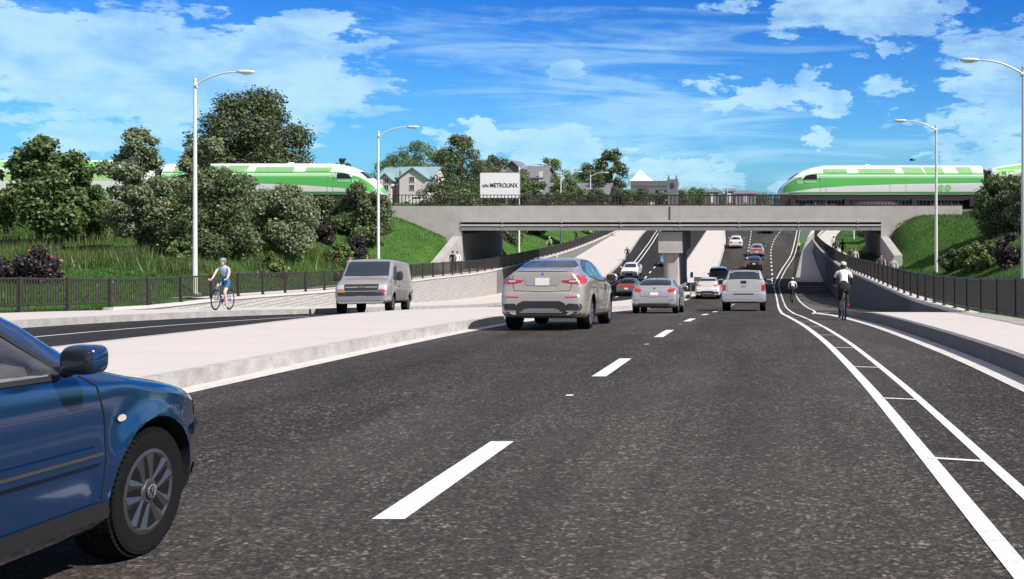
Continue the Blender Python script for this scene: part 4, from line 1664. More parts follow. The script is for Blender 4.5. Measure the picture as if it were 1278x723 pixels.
# ---- (3) rounded hatchback
def hatchback():
    sp = dict(axles=(-1.29, 1.29), wr=.32, arch=.365, flare=.03, crown=.06,
              T=[(-2.06, .46), (-2.055, .66), (-2.03, .80), (-1.99, .90), (-1.93, .98), (-1.80, 1.06), (-1.45, 1.24), (-1.05, 1.355), (-.5, 1.40), (0, 1.405), (.35, 1.35), (1.05, 1.0), (1.25, .955), (1.75, .85), (2.0, .73), (2.13, .58), (2.16, .46)],
              S=[(-2.06, .78), (-1.9, .90), (-1.3, .96), (0, .92), (1.0, .91), (1.6, .84), (2.16, .6)],
              W=[(-2.06, .70), (-2.05, .78), (-2.0, .84), (-1.85, .885), (-1.4, .905), (-1.0, .90), (0, .88), (1.2, .895), (1.7, .86), (2.0, .70), (2.16, .46)],
              R=[(-2.06, .6), (-1.95, .70), (-1.75, .68), (-1.4, .60), (-.8, .57), (0, .57), (.4, .60), (1.0, .72), (1.7, .66), (2.16, .3)],
              B=[(-2.06, .34), (-1.95, .28), (-1.6, .22), (1.5, .2), (2.0, .22), (2.16, .3)])
    P = mat('paint_silver_pearl', (.56, .545, .525), .25, .6, coat=.8)
    body, bvh = car_shell(sp, P)
    r = thing('hatchback', (0, 0, 0), 'silver rounded hatchback with oval red tail lights between the silver SUV and the pickup', 'car')
    link(bpy.data.objects.new('body', body), r)
    add_patch(r, bvh, 'rear_window', [(-.58, 1.085), (.58, 1.085), (.62, 1.12), (.56, 1.26), (.50, 1.31), (-.50, 1.31), (-.56, 1.26), (-.62, 1.12)], 'B', M_GLASSD, .004, .05)
    add_patch(r, bvh, 'windscreen', [(-.54, .38), (.54, .38), (.66, .98), (-.66, .98)], 'T', M_GLASSD, .004)
    for side in 'LR':
        s_ = 1 if side == 'R' else -1
        mir = lambda pl: [(s_ * u, v) for u, v in pl]
        add_patch(r, bvh, 'window', [(-.30, .96), (.62, .95), (.30, 1.24), (0, 1.31), (-.30, 1.315)], side, M_GLASSD, .004)
        add_patch(r, bvh, 'window', [(-.36, .96), (-.36, 1.315), (-.8, 1.275), (-1.15, 1.13), (-1.2, 1.03)], side, M_GLASSD, .004)
        el = [(.655 + .155 * math.cos(a), .895 + .075 * math.sin(a) + .05 * math.cos(a) * .4) for a in np.linspace(0, 2 * PI, 18, endpoint=False)]
        add_patch(r, bvh, 'taillight', mir(el), 'B', M_TAIL, .007, .05)
        add_patch(r, bvh, 'door_gap', ribbon([(-.40, .36), (-.40, .94)], .01), side, M_WELL, .004)
        add_patch(r, bvh, 'door_gap', ribbon([(.86, .36), (.90, .6), (.80, .9)], .01), side, M_WELL, .004)
        add_patch(r, bvh, 'reflector', mir([(.55, .50), (.76, .505), (.76, .525), (.55, .52)]), 'B', M_TAIL, .006)
        add_patch(r, bvh, 'sill_trim', [(-.90, .21), (.90, .21), (.90, .29), (-.90, .30)], side, M_PLAST, .008)
        add_patch(r, bvh, 'headlight', mir([(.40, .60), (.66, .60), (.66, .70), (.46, .70)]), 'F', M_HEAD, .006)
        add_patch(r, bvh, 'tailgate_gap', ribbon(mir([(.63, 1.07), (.58, .86), (.52, .66), (0, .63)]), .010), 'B', M_WELL, .004)
    add_patch(r, bvh, 'bumper_skirt', [(-.62, .34), (.62, .34), (.62, .39), (-.62, .39)], 'B', M_PLAST, .008)
    add_patch(r, bvh, 'plate_recess', [(-.30, .70), (.30, .70), (.34, .83), (-.34, .83)], 'B', P_SILVER, .006)
    plate(r, bvh, 0, .755, 'B', .155, .055)
    MB().lathe([(0, 0), (.045, 0), (.045, .012), (0, .014)], (0, -1.955, .97), (0, -1, .3), 18).build('emblem', M_CHROME, r, 40)
    MB().ell((0, -1.0, 1.375), (.02, .02, .08), 8, 6).build('roof_antenna', M_PLAST, r, 60)
    mirrors(r, .87, .50, 1.0, P, 1.0)
    MB().box(-.5, .5, -1.8, 1.8, .21, .3).build('underbody', M_WELL, r)
    add_wheels(r, sp, .32, .23, .22, 'five', track=.775)
    place(r, -4.28, 42.1, 2.58)


hatchback()


# ---- (4) crew-cab pickup with covered bed
def pickup():
    sp = dict(axles=(-1.65, 1.65), wr=.40, arch=.455, flare=.03, crown=.04,
              T=[(-2.80, .56), (-2.79, .84), (-2.72, .86), (-2.70, 1.40), (-2.66, 1.44), (-1.5, 1.46), (-1.0, 1.50), (-.62, 1.86), (-.4, 1.93), (.2, 1.945), (.9, 1.93), (1.15, 1.86), (1.75, 1.36), (1.95, 1.30), (2.6, 1.2), (2.74, 1.05), (2.80, .8), (2.81, .6)],
              S=[(-2.80, .82), (-2.70, 1.33), (-1.0, 1.30), (0, 1.27), (1.6, 1.22), (2.6, 1.1), (2.81, .8)],
              W=[(-2.80, .93), (-2.79, .985), (-2.72, .985), (-2.69, .97), (-2.5, .995), (0, 1.0), (1.8, .995), (2.4, .95), (2.7, .82), (2.81, .7)],
              R=[(-2.80, .85), (-2.69, .90), (-1.2, .89), (-.7, .74), (0, .74), (.9, .74), (1.7, .84), (2.5, .82), (2.81, .6)],
              B=[(-2.80, .46), (-2.70, .44), (-2.4, .36), (2.3, .34), (2.81, .42)])
    body, bvh = car_shell(sp, P_SILVER2)
    r = thing('pickup_truck', (0, 0, 0), 'bright silver pickup truck with tailgate and dark rear window, right of the white SUV', 'pickup truck')
    link(bpy.data.objects.new('body', body), r)
    add_patch(r, bvh, 'window_surround', [(-.73, 1.475), (.73, 1.475), (.69, 1.80), (.58, 1.895), (-.58, 1.895), (-.69, 1.80)], 'B', M_PLAST, .003, .06)
    add_patch(r, bvh, 'rear_window', [(-.60, 1.50), (.60, 1.50), (.56, 1.77), (.48, 1.81), (-.48, 1.81), (-.56, 1.77)], 'B', M_GLASSB, .009, .06)
    add_patch(r, bvh, 'bed_cover', [(-.84, -2.66), (.84, -2.66), (.80, -1.1), (-.80, -1.1)], 'T', M_PLAST, .012, .15)
    add_patch(r, bvh, 'roof_panel', [(-.66, -.50), (.66, -.50), (.66, .9), (-.66, .9)], 'T', M_PLAST, .008, .15)
    add_patch(r, bvh, 'windscreen', [(-.66, 1.12), (.66, 1.12), (.80, 1.70), (-.80, 1.70)], 'T', M_GLASSD, .004)
    tg = add_patch(r, bvh, 'tailgate', [(-.74, .88), (.74, .88), (.74, 1.40), (-.74, 1.40)], 'B', P_SILVER2, .018, .12)
    MB().box(-.12, .12, -2.745, -2.70, 1.25, 1.37).build('tailgate_handle', M_PLAST, tg)
    MB().box(-.10, .10, -2.748, -2.735, 1.10, 1.15).build('emblem', M_CHROME, tg)
    for side in 'LR':
        s_ = 1 if side == 'R' else -1
        mir = lambda pl: [(s_ * u, v) for u, v in pl]
        add_patch(r, bvh, 'taillight', mir([(.80, .92), (.955, .92), (.955, 1.36), (.80, 1.36)]), 'B', M_TAIL, .010)
        add_patch(r, bvh, 'taillight_wrap', [(-2.64, .92), (-2.52, .92), (-2.55, 1.32), (-2.64, 1.33)], side, M_TAIL, .008)
        add_patch(r, bvh, 'window', [(-.50, 1.34), (.15, 1.33), (.15, 1.82), (-.25, 1.82)], side, M_GLASSD, .004)
        add_patch(r, bvh, 'window', [(.22, 1.33), (1.45, 1.31), (1.05, 1.74), (.85, 1.82), (.22, 1.82)], side, M_GLASSD, .004)
        add_patch(r, bvh, 'cladding', [(-1.15, .38), (1.15, .38), (1.15, .56), (-1.15, .56)], side, M_PLAST, .010)
        add_patch(r, bvh, 'door_gap', ribbon([(.18, .55), (.18, 1.32)], .012), side, M_WELL, .004)
        add_patch(r, bvh, 'headlight', mir([(.50, .85), (.78, .85), (.76, 1.02), (.50, 1.02)]), 'F', M_HEAD, .006)
        add_patch(r, bvh, 'bumper_step', mir([(.48, .62), (.70, .62), (.72, .72), (.48, .72)]), 'B', M_PLATE, .010)
    bm_ = add_patch(r, bvh, 'rear_bumper', [(-.94, .52), (.94, .52), (.96, .80), (-.96, .80)], 'B', mat('bumper_silver', (.55, .54, .53), .3, .6), .02, .1)
    add_patch(bm_, bvh, 'step_pad', [(-.46, .74), (.46, .74), (.46, .79), (-.46, .79)], 'B', M_PLAST, .026, .1)
    plate(r, bvh, 0, .655, 'B', .16, .07)
    mirrors(r, .96, .95, 1.38, P_SILVER2, 1.5)
    MB().box(-.6, .6, -2.6, 2.5, .40, .52).build('underbody', M_WELL, r)
    add_wheels(r, sp, .40, .27, .24, 'six', track=.86)
    place(r, -.97, 49.6, 3.3)


pickup()


# ---- (5) grey cargo van coming towards us
def cargo_van():
    sp = dict(axles=(-1.715, 1.715), wr=.37, arch=.43, flare=.03, crown=.05,
              T=[(-2.90, .52), (-2.895, 1.2), (-2.87, 1.88), (-2.80, 2.02), (-2.6, 2.07), (.7, 2.08), (1.0, 2.02), (1.15, 1.94), (1.78, 1.40), (1.92, 1.34), (2.35, 1.22), (2.52, 1.12), (2.60, .95), (2.66, .66), (2.67, .5)],
              S=[(-2.90, 1.10), (1.0, 1.14), (1.9, 1.12), (2.5, .98), (2.67, .6)],
              W=[(-2.90, .90), (-2.88, .95), (-2.8, .985), (-2, 1.0), (1.6, 1.0), (2.2, .98), (2.45, .94), (2.6, .88), (2.67, .80)],
              R=[(-2.90, .72), (-2.8, .80), (-2, .82), (.8, .82), (1.2, .83), (1.85, .88), (2.4, .84), (2.67, .7)],
              B=[(-2.90, .48), (-2.7, .40), (2.0, .36), (2.5, .36), (2.67, .42)])
    P = mat('paint_grey_van', (.50, .475, .445), .28, .55, coat=.7)
    body, bvh = car_shell(sp, P)
    r = thing('cargo_van', (0, 0, 0), 'grey cargo van driving towards the camera on the left road', 'van')
    link(bpy.data.objects.new('body', body), r)
    add_patch(r, bvh, 'windscreen', [(-.80, 1.40), (.80, 1.40), (.74, 1.93), (.66, 1.96), (-.66, 1.96), (-.74, 1.93)], 'F', M_GLASSB, .005, .08)
    add_patch(r, bvh, 'wiper', ribbon([(-.6, 1.42), (.0, 1.40), (.6, 1.42)], .022), 'F', M_PLAST, .012)
    g_ = add_patch(r, bvh, 'grille', [(-.58, .84), (.58, .84), (.60, 1.08), (-.60, 1.08)], 'F', M_PLAST, .008, .08)
    add_patch(g_, bvh, 'chrome_bar', ribbon([(-.56, .965), (.56, .965)], .035), 'F', P, .016)
    add_patch(g_, bvh, 'emblem', [(-.11, .945), (-.05, .945), (-.05, .925), (.05, .925), (.05, .945), (.11, .945), (.13, .985), (.05, .985), (.05, 1.005), (-.05, 1.005), (-.05, .985), (-.13, .985)], 'F', M_CHROME, .024, .2)
    add_patch(r, bvh, 'lower_grille', [(-.56, .66), (.56, .66), (.56, .81), (-.56, .81)], 'F', M_PLAST, .010)
    add_patch(r, bvh, 'bumper_trim', [(-.90, .645), (.90, .645), (.90, .775), (-.90, .775)], 'F', M_PLAST, .005, .08)
    b_ = add_patch(r, bvh, 'front_bumper', [(-.82, .48), (.82, .48), (.84, .64), (-.84, .64)], 'F', mat('bumper_grey', (.42, .41, .40), .3, .7), .022, .1)
    plate(r, bvh, 0, .57, 'F', .155, .075)
    for side in 'LR':
        s_ = 1 if side == 'R' else -1
        mir = lambda pl: [(s_ * u, v) for u, v in pl]
        add_patch(r, bvh, 'headlight', mir([(.60, .90), (.85, .90), (.87, 1.05), (.62, 1.06)]), 'F', M_HEAD, .010, .06)
        add_patch(r, bvh, 'indicator', mir([(.58, .79), (.85, .79), (.85, .87), (.58, .87)]), 'F', M_TAIL if side == 'L' else M_AMBER, .010, .06)
        add_patch(r, bvh, 'window', [(.62, 1.24), (1.52, 1.24), (1.50, 1.36), (1.05, 1.78), (.62, 1.82)], side, M_GLASSB, .004)
        add_patch(r, bvh, 'door_gap', ribbon([(.50, .48), (.50, 1.88), (.95, 1.86)], .014), side, M_WELL, .004)
        add_patch(r, bvh, 'door_gap', ribbon([(1.55, 1.20), (1.42, .90), (1.2, .7)], .012), side, M_WELL, .004)
        add_patch(r, bvh, 'side_crease', ribbon([(-2.7, .72), (1.2, .72)], .03), side, P, .012)
        add_patch(r, bvh, 'side_crease', ribbon([(-2.75, 1.24), (.45, 1.24)], .03), side, P, .012)
        add_patch(r, bvh, 'sill_trim', [(-1.2, .38), (1.2, .38), (1.2, .46), (-1.2, .46)], side, M_PLAST, .008)
        MB().ell((s_ * 1.02, .62, 1.02), (.022, .09, .025), 12, 8, e=.7).build('door_handle', M_PLAST, r, 50)
        mb = MB().ell((s_ * 1.15, 1.38, 1.40), (.11, .06, .17), 14, 9, e=.5).tube((s_ * .95, 1.40, 1.34), (s_ * 1.1, 1.39, 1.34), .03)
        mb.build('side_mirror', M_PLAST, r, 50)
    MB().box(-.6, .6, -2.7, 2.4, .38, .5).build('underbody', M_WELL, r)
    add_wheels(r, sp, .37, .25, .225, 'steel', track=.855)
    place(r, -15.25, 40.7, 3.43, away=False, yaw=.17, dz=.02)


cargo_van()


# ---- (6) ordinary saloons further off and a boxy people carrier
def saloon(pm_, label, group, light_bar=False, h=1.45, parts=True, name='car', boxy=False):
    k = h / 1.45
    T = [(-2.32, .52), (-2.31, .72), (-2.27, .95), (-2.2, 1.03), (-1.65, 1.07), (-.95, 1.37), (-.4, 1.44), (.1, 1.45), (.4, 1.38), (1.05, 1.03), (1.2, .99), (1.8, .87), (2.08, .74), (2.2, .60), (2.23, .48)]
    S = [(-2.32, .85), (-1.6, .95), (0, .94), (1.0, .93), (1.7, .84), (2.23, .6)]
    R = [(-2.32, .62), (-2.2, .74), (-1.6, .68), (-.9, .57), (0, .57), (.4, .60), (1.05, .74), (1.8, .68), (2.23, .4)]
    if boxy:
        T = [(-2.32, .55), (-2.31, 1.1), (-2.26, 1.5), (-2.12, 1.94), (-1.95, 2.0), (-.4, 2.02), (.3, 2.0), (.6, 1.92), (1.25, 1.33), (1.4, 1.28), (2.0, 1.12), (2.2, .9), (2.23, .55)]
        S = [(-2.32, 1.15), (0, 1.15), (1.2, 1.12), (2.23, .8)]
        R = [(-2.32, .74), (-2.2, .74), (-1.8, .72), (.4, .72), (1.25, .80), (2.23, .5)]
        k = 1
    sp = dict(axles=(-1.35, 1.35), wr=.33, arch=.38, flare=.02, crown=.05,
              T=[(y, z * k) for y, z in T], S=[(y, z * k) for y, z in S],
              W=[(-2.32, .74), (-2.30, .82), (-2.2, .87), (-1.9, .895), (0, .90), (1.5, .89), (1.9, .82), (2.1, .72), (2.23, .52)], R=R,
              B=[(-2.32, .34), (-2.1, .26), (1.8, .22), (2.23, .32)])
    body, bvh = car_shell(sp, pm_)
    r = thing(name, (0, 0, 0), label, 'car' if not boxy else 'people carrier', group)
    link(bpy.data.objects.new('body', body), r)
    if boxy:
        add_patch(r, bvh, 'rear_window', [(-.62, 1.28), (.62, 1.28), (.60, 1.78), (-.60, 1.78)], 'B', M_GLASSB, .006, .1)
        add_patch(r, bvh, 'windscreen', [(-.68, .62), (.68, .62), (.78, 1.2), (-.78, 1.2)], 'T', M_GLASSD, .005)
    else:
        add_patch(r, bvh, 'rear_window', [(-.60, 1.08 * k), (.60, 1.08 * k), (.52, 1.34 * k), (-.52, 1.34 * k)], 'B', M_GLASSD, .005, .08)
        add_patch(r, bvh, 'windscreen', [(-.62, 1.05 * k), (.62, 1.05 * k), (.53, 1.36 * k), (-.53, 1.36 * k)], 'F', M_GLASSB, .005, .08)
    for side in 'LR':
        s_ = 1 if side == 'R' else -1
        mir = lambda pl: [(s_ * u, v) for u, v in pl]
        if boxy:
            add_patch(r, bvh, 'window', [(-2.0, 1.25), (.5, 1.22), (.95, 1.24), (.5, 1.75), (.2, 1.82), (-1.9, 1.82)], side, M_GLASSD, .005)
            add_patch(r, bvh, 'taillight', mir([(.72, 1.0), (.85, 1.0), (.80, 1.4), (.70, 1.4)]), 'B', M_TAIL, .010)
        else:
            add_patch(r, bvh, 'window', [(-.25, .98 * k), (.72, .97 * k), (.32, 1.28 * k), (-.25, 1.36 * k)], side, M_GLASSD, .005)
            add_patch(r, bvh, 'window', [(-.30, .98 * k), (-.30, 1.36 * k), (-.75, 1.30 * k), (-1.2, 1.05 * k), (-1.2, 1.0 * k)], side, M_GLASSD, .005)
            add_patch(r, bvh, 'taillight', mir([(.42, .76), (.80, .76), (.78, .93), (.44, .95)]) if not light_bar else mir([(.0, .84), (.80, .80), (.82, .98), (.0, 1.0)]), 'B', M_TAIL, .012)
        add_patch(r, bvh, 'headlight', mir([(.40, .62), (.76, .62), (.72, .74), (.44, .76)]) if not boxy else mir([(.5, .8), (.74, .8), (.74, .95), (.5, .95)]), 'F', M_HEAD, .008)
        add_patch(r, bvh, 'sill_trim', [(-.9, .24), (.9, .24), (.9, .31), (-.9, .31)], side, M_PLAST, .008)
    add_patch(r, bvh, 'bumper_skirt', [(-.7, .34), (.7, .34), (.7, .46), (-.7, .46)], 'B', M_PLAST, .010)
    add_patch(r, bvh, 'grille', [(-.36, .42), (.36, .42), (.36, .62), (-.36, .62)], 'F', M_PLAST, .010)
    plate(r, bvh, 0, .66 if light_bar else (.84 if not boxy else .8), 'B', .16, .07)
    mirrors(r, .87, .55, 1.02 * k if not boxy else 1.28, pm_, 1.0)
    MB().box(-.5, .5, -2.0, 1.9, .24, .34).build('underbody', M_WELL, r)
    add_wheels(r, sp, .33, .22, .22, 'five', track=.77)
    return r


c = saloon(P_NAVY, 'dark blue boxy people carrier ahead, partly hidden by the pickup and white SUV', None, name='people_carrier', boxy=True)
place(c, -4.30, 97.2, 2.7)
c = saloon(P_BLACK, 'black car ahead, just above the pickup truck roof', None)
place(c, -1.2, 114, 2.7)
c = saloon(P_SILVER, 'small silver car with broad red tail lights ahead of the black car', None, light_bar=True)
place(c, -1.0, 128, 2.7)
c = saloon(P_WHITE, 'white car farther up the road beside the pale median', None, h=1.55)
place(c, -3.85, 138, 2.7)
c = saloon(P_GREY, 'farthest grey car, partly cut off by the underside of the bridge', None)
place(c, .35, 160, 2.7)
c = saloon(P_GREY, 'dark grey car with a wide red light band on the left road behind the median', None, light_bar=True)
place(c, -11.6, 89.2, 2.7)
c = saloon(P_WHITE, 'white car coming towards the bridge on the left road', None, h=1.5)
place(c, -13.8, 107.5, 2.7, away=False)
c = saloon(P_SKY, 'small blue car half hidden behind the bridge pier', None)
place(c, -10.9, 118, 2.7, away=False)
c = saloon(P_WHITE, 'distant white car parked in front of the pale house with teal roof', None, h=1.6)
c.location = (-59.6, 178, -.9)
c.rotation_euler = (0, 0, PI / 2)


# ------------------------------------------------------------------ trains
G_MID = mat('livery_green', (.12, .54, .12), .35, coat=.4)
G_LIGHT = mat('livery_light_green', (.25, .72, .20), .35, coat=.4)
G_DARK = mat('livery_deep_green', (.08, .36, .075), .4, coat=.3)
G_GRILLE = mat('grille_green', (.26, .50, .23), .6, var=.4, vscale=14)
G_LIME = mat('livery_lime', (.50, .78, .30), .4, coat=.3)
T_WHITE = mat('livery_white', (.84, .84, .82), .35, coat=.4, var=.03, vscale=2)
T_DARK = mat('underframe', (.030, .028, .027), .7, var=.3, vscale=5)
T_GREY = mat('underframe_grey', (.13, .12, .115), .7, var=.3, vscale=5)
T_WIN = mat('train_window', (.02, .02, .024), .12, spec=.35)


def train_shell(T, Wd, zb, wr_k, m, crown=.14, S=None):
    sp = dict(axles=(), wr=0, arch=0, flare=0, crown=crown, T=T, S=S or [(T[0][0], 3.35), (T[-1][0], 3.35)], W=Wd,
              R=[(y, w * wr_k) for y, w in Wd], B=[(T[0][0], zb), (T[-1][0], zb)])
    f = {k: pchip(*zip(*sp[k])) for k in ('T', 'S', 'W', 'R', 'B')}
    y0, y1 = T[0][0], T[-1][0]
    ys = sorted(set(np.round(np.linspace(y0, y1, int((y1 - y0) / .16)), 3)) | {y0 + .01, y0 + .05, y1 - .01, y1 - .05} | {round(p[0], 3) for p in T})
    half = []
    for y in ys:
        w, zt = float(f['W'](y)), float(f['T'](y))
        zr = zt - min(crown, .25 * (zt - zb))
        zs = max(zb + .05, min(float(f['S'](y)), zr - .06))
        wr = min(float(f['R'](y)), w - .03)
        half.append([(x, y, z) for x, z in half_section(w, w * .93, zb, zs, w - .02, wr, zr, zt)])
    P = len(half[0])
    C = 2 * P - 2
    ring = list(range(P)) + list(range(C - 1, P - 1, -1))
    vs, fs = [], []
    for h in half:
        vs += h + [(-x, y, z) for x, y, z in h[1:-1]]
    for i in range(len(ys) - 1):
        for k in range(C):
            a, b = ring[k], ring[(k + 1) % C]
            fs.append((i * C + a, i * C + b, (i + 1) * C + b, (i + 1) * C + a))
    fs += [tuple(ring[::-1]), tuple((len(ys) - 1) * C + a for a in ring)]
    mb = MB().add(vs, fs)
    me = mb.mesh('body', m, 40)
    bm = bmesh.new()
    bm.from_mesh(me)
    bvh = BVHTree.FromBMesh(bm)
    bm.free()
    return me, bvh


def bogie(root, y, n=2, x=1.05):
    b = MB()
    for s in (-1, 1):
        b.box(s * x - .08, s * x + .08, y - 1.55, y + 1.55, .42, .72)
        for k in (-1, 1):
            b.box(s * x - .1, s * x + .1, y + k * 1.15 - .22, y + k * 1.15 + .22, .30, .80)
            b.tube((s * (x + .02), y + k * .5, .5), (s * (x + .02), y + k * .5, 1.0), .14, n=10)
    b.box(-1, 1, y - .3, y + .3, .5, .95)
    o = b.build('bogie', T_GREY, root)
    for k in (-1, 1):
        for s in (-1, 1):
            MB().lathe([(0, -.06), (.46, -.06), (.49, -.02), (.46, .03), (.3, .05), (.1, .12), (0, .12)], (s * .80, y + k * 1.15, .48), (s, 0, 0), 22).build('train_wheel', T_DARK, o, 40)


def locomotive(label):
    L = 9.65
    T = [(-L, 4.36), (-9.5, 4.40), (3.0, 4.42), (5.0, 4.40), (6.2, 4.22), (7.2, 3.92), (8.0, 3.52), (8.7, 2.98), (9.2, 2.52), (9.5, 2.15), (9.62, 1.85)]
    Wd = [(-L, 1.50), (6.6, 1.50), (7.6, 1.42), (8.6, 1.20), (9.2, .95), (9.5, .75), (9.62, .55)]
    r = thing('locomotive', (0, 0, 0), label, 'train', 'green and white trains on the railway')
    me, bvh = train_shell(T, Wd, 1.58, .66, T_WHITE)
    link(bpy.data.objects.new('body', me), r)
    for side in 'LR':
        s_ = 1 if side == 'R' else -1
        P = lambda n, pl, m, off=.008, cell=.35: add_patch(r, bvh, n, pl, side, m, off, cell)
        P('green_band', [(-9.63, 2.74), (-2, 2.62), (3, 2.45), (6.2, 2.22), (8.2, 1.92), (9.0, 1.80), (9.25, 1.92), (9.05, 2.35), (8.6, 2.75), (8.0, 3.10), (7.2, 3.38), (6.2, 3.62), (5.0, 3.66), (-9.63, 3.66)], G_MID, .006, .3)
        P('light_green_band', [(-9.63, 3.22), (5.2, 3.22), (5.6, 3.30), (5.8, 3.60), (5.0, 3.665), (-9.63, 3.665)], G_LIGHT, .011, .4)
        P('lower_stripe', ribbon([(-9.63, 1.84), (6.6, 1.80), (8.6, 1.74)], .13), G_DARK, .009, .4)
        for (a, b, c, d) in ((3.1, 5.3, 3.70, 4.02), (-1.4, 2.0, 3.62, 4.05), (-4.1, -2.3, 3.62, 4.20), (-6.0, -4.35, 3.62, 4.20), (-8.7, -7.4, 3.62, 4.20)):
            sl = .35 if c < 3.65 and a < -2 else .08
            P('vent_grille', [(a, c), (b, c), (b + sl, d), (a + sl * .8, d)], G_GRILLE, .016, .25)
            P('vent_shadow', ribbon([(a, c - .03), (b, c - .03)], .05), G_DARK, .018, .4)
        w = P('cab_window', [(5.95, 3.02), (7.3, 3.02), (7.0, 3.38), (6.6, 3.50), (5.95, 3.52)], T_WIN, .014, .15)
        P('door_gap', ribbon([(5.6, 1.75), (5.6, 3.55), (5.1, 3.55), (5.1, 1.75)], .03), mat('door_gap_grey', (.28, .40, .28), .6), .017, .3)
        P('grab_rail', ribbon([(5.72, 2.85), (5.72, 3.55)], .06), G_DARK, .019, .3)
        for y in (-2.4, -.9):
            P('door_gap', ribbon([(y, 1.75), (y, 3.4)], .025), mat('door_gap_grey', (.28, .40, .28), .6), .017, .3)
        P('head_lamp', [(9.12, 1.92), (9.30, 1.92), (9.26, 2.12), (9.08, 2.12)], M_HEAD, .02, .1)
        # round twin-letter emblem towards the rear
        e0 = P('emblem_disc', [(-5.65 + .30 * math.cos(a), 2.24 + .30 * math.sin(a)) for a in np.linspace(0, 2 * PI, 20, endpoint=False)], G_LIGHT, .014, .6)
        e1 = P('emblem_disc', [(-6.30 + .30 * math.cos(a), 2.24 + .30 * math.sin(a)) for a in np.linspace(0, 2 * PI, 20, endpoint=False)], G_LIGHT, .014, .6)
        # the white bar that makes a G of the leading disc and joins the two
        P('emblem_bar', ribbon([(-5.55, 2.23), (-6.40, 2.23)], .07), T_WHITE, .02, .3)
        for yy, tx, sz, bold in ((7.55, '520', .36, .012), (6.55, 'METROLINX', .19, .004)):
            hit = bvh.ray_cast(Vector((s_ * 4, yy, 2.78)), Vector((-s_, 0, 0)))
            t = link(bpy.data.objects.new('lettering', text_mesh('lettering', tx, sz, bold, .004, T_WHITE)), r)
            t.location = hit[0] + hit[1] * .022
            ang = math.atan2(hit[1].x, -hit[1].y)
            t.rotation_euler = (PI / 2, 0, ang)
    for s in (-1, 1):
        add_patch(r, bvh, 'windscreen', [(s * u, v) for u, v in ((.08, 3.05), (.92, 3.02), (.78, 3.62), (.08, 3.66))], 'F', T_WIN, .014, .12)
    add_patch(r, bvh, 'nose_mask', [(-.55, 1.7), (.55, 1.7), (.7, 2.25), (-.7, 2.25)], 'F', G_MID, .010, .12)
    MB().box(-1.35, 1.35, -9.55, 7.9, 1.12, 1.585).box(-.55, .55, -9.3, 7.6, .25, 1.11).build('underframe', T_DARK, r)
    MB().prism([(7.6, .25), (9.2, .25), (9.55, .9), (9.4, 1.585), (7.6, 1.585)], 'x', -1.2, 1.2).build('pilot', T_DARK, r)
    MB().ell((0, .4, .82), (1.30, 2.6, .48), 18, 8, e=.45).build('fuel_tank', T_GREY, r, 50)
    for y in (-8.6, -3.2, 3.1, 8.2):
        MB().box(-1.45, 1.45, y - .25, y + .25, .5, 1.3).build('step_box', T_DARK, r)
    MB().box(-.25, .25, -10.1, -9.5, .85, 1.15).build('coupler', T_DARK, r)
    MB().lathe([(0, 0), (.3, 0), (.28, .1), (0, .12)], (0, 1.2, 4.40), (0, 0, 1), 16).build('roof_fan', T_WHITE, r, 40)
    MB().box(-.75, .75, -9.98, -9.62, 1.5, 4.0).build('gangway', T_DARK, r)
    bogie(r, -6.2)
    bogie(r, 5.6)
    return r


def coach(label):
    L = 12.6
    T = [(-L, 4.10), (-L + .1, 4.15), (-L + 2.6, 4.60), (-L + 3.6, 4.72), (L - 3.6, 4.72), (L - 2.6, 4.60), (L - .1, 4.15), (L, 4.10)]
    Wd = [(-L, 1.46), (-L + .1, 1.5), (L - .1, 1.5), (L, 1.46)]
    r = thing('passenger_coach', (0, 0, 0), label, 'train coach', 'green and white trains on the railway')
    me, bvh = train_shell(T, Wd, 1.0, .72, T_WHITE, .10, [(-L, 3.1), (-L + 3.6, 3.9), (L - 3.6, 3.9), (L, 3.1)])
    link(bpy.data.objects.new('body', me), r)
    for side in 'LR':
        P = lambda n, pl, m, off=.008, cell=.5: add_patch(r, bvh, n, pl, side, m, off, cell)
        P('green_band', [(-L + .05, 2.85), (L - .05, 2.85), (L - .05, 4.02), (L - 3.4, 4.56), (-L + 3.4, 4.56), (-L + .05, 4.02)], G_LIME, .006, .4)
        P('dark_green_band', [(-L + .05, 4.00), (L - .05, 4.00), (L - .4, 4.06), (L - 3.4, 4.54), (-L + 3.4, 4.54), (-L + .4, 4.06)], G_LIGHT, .010, .4)
        P('lower_stripe', ribbon([(-L + .05, 1.62), (L - .05, 1.62)], .42), G_LIGHT, .008)
        for k in range(9):
            y = -8.3 + k * 2.05
            P('window', [(y, 3.42), (y + 1.35, 3.42), (y + 1.35, 4.02), (y, 4.02)], T_WIN, .016, .6)
            if 1 <= k <= 7:
                P('window', [(y, 1.95), (y + 1.35, 1.95), (y + 1.35, 2.6), (y, 2.6)], T_WIN, .016, .6)
        for y in (-11.3, 10.2):
            P('window', [(y, 2.55), (y + 1.0, 2.55), (y + 1.0, 3.2), (y, 3.2)], T_WIN, .016, .6)
        for y in (-11.9, -11.2, 10.6, 11.3):
            P('window', [(y, 3.45), (y + .42, 3.45), (y + .42, 3.8), (y, 3.8)], G_DARK, .016, .6)
    for s in (-1, 1):
        MB().box(-.65, .65, min(s * (L + .02), s * (L + .42)), max(s * (L + .02), s * (L + .42)), 1.1, 3.9).build('gangway', T_DARK, r)
    MB().box(-1.3, 1.3, -7, 7, .55, .998).build('underframe', T_GREY, r)
    bogie(r, -9.6)
    bogie(r, 9.6)
    return r


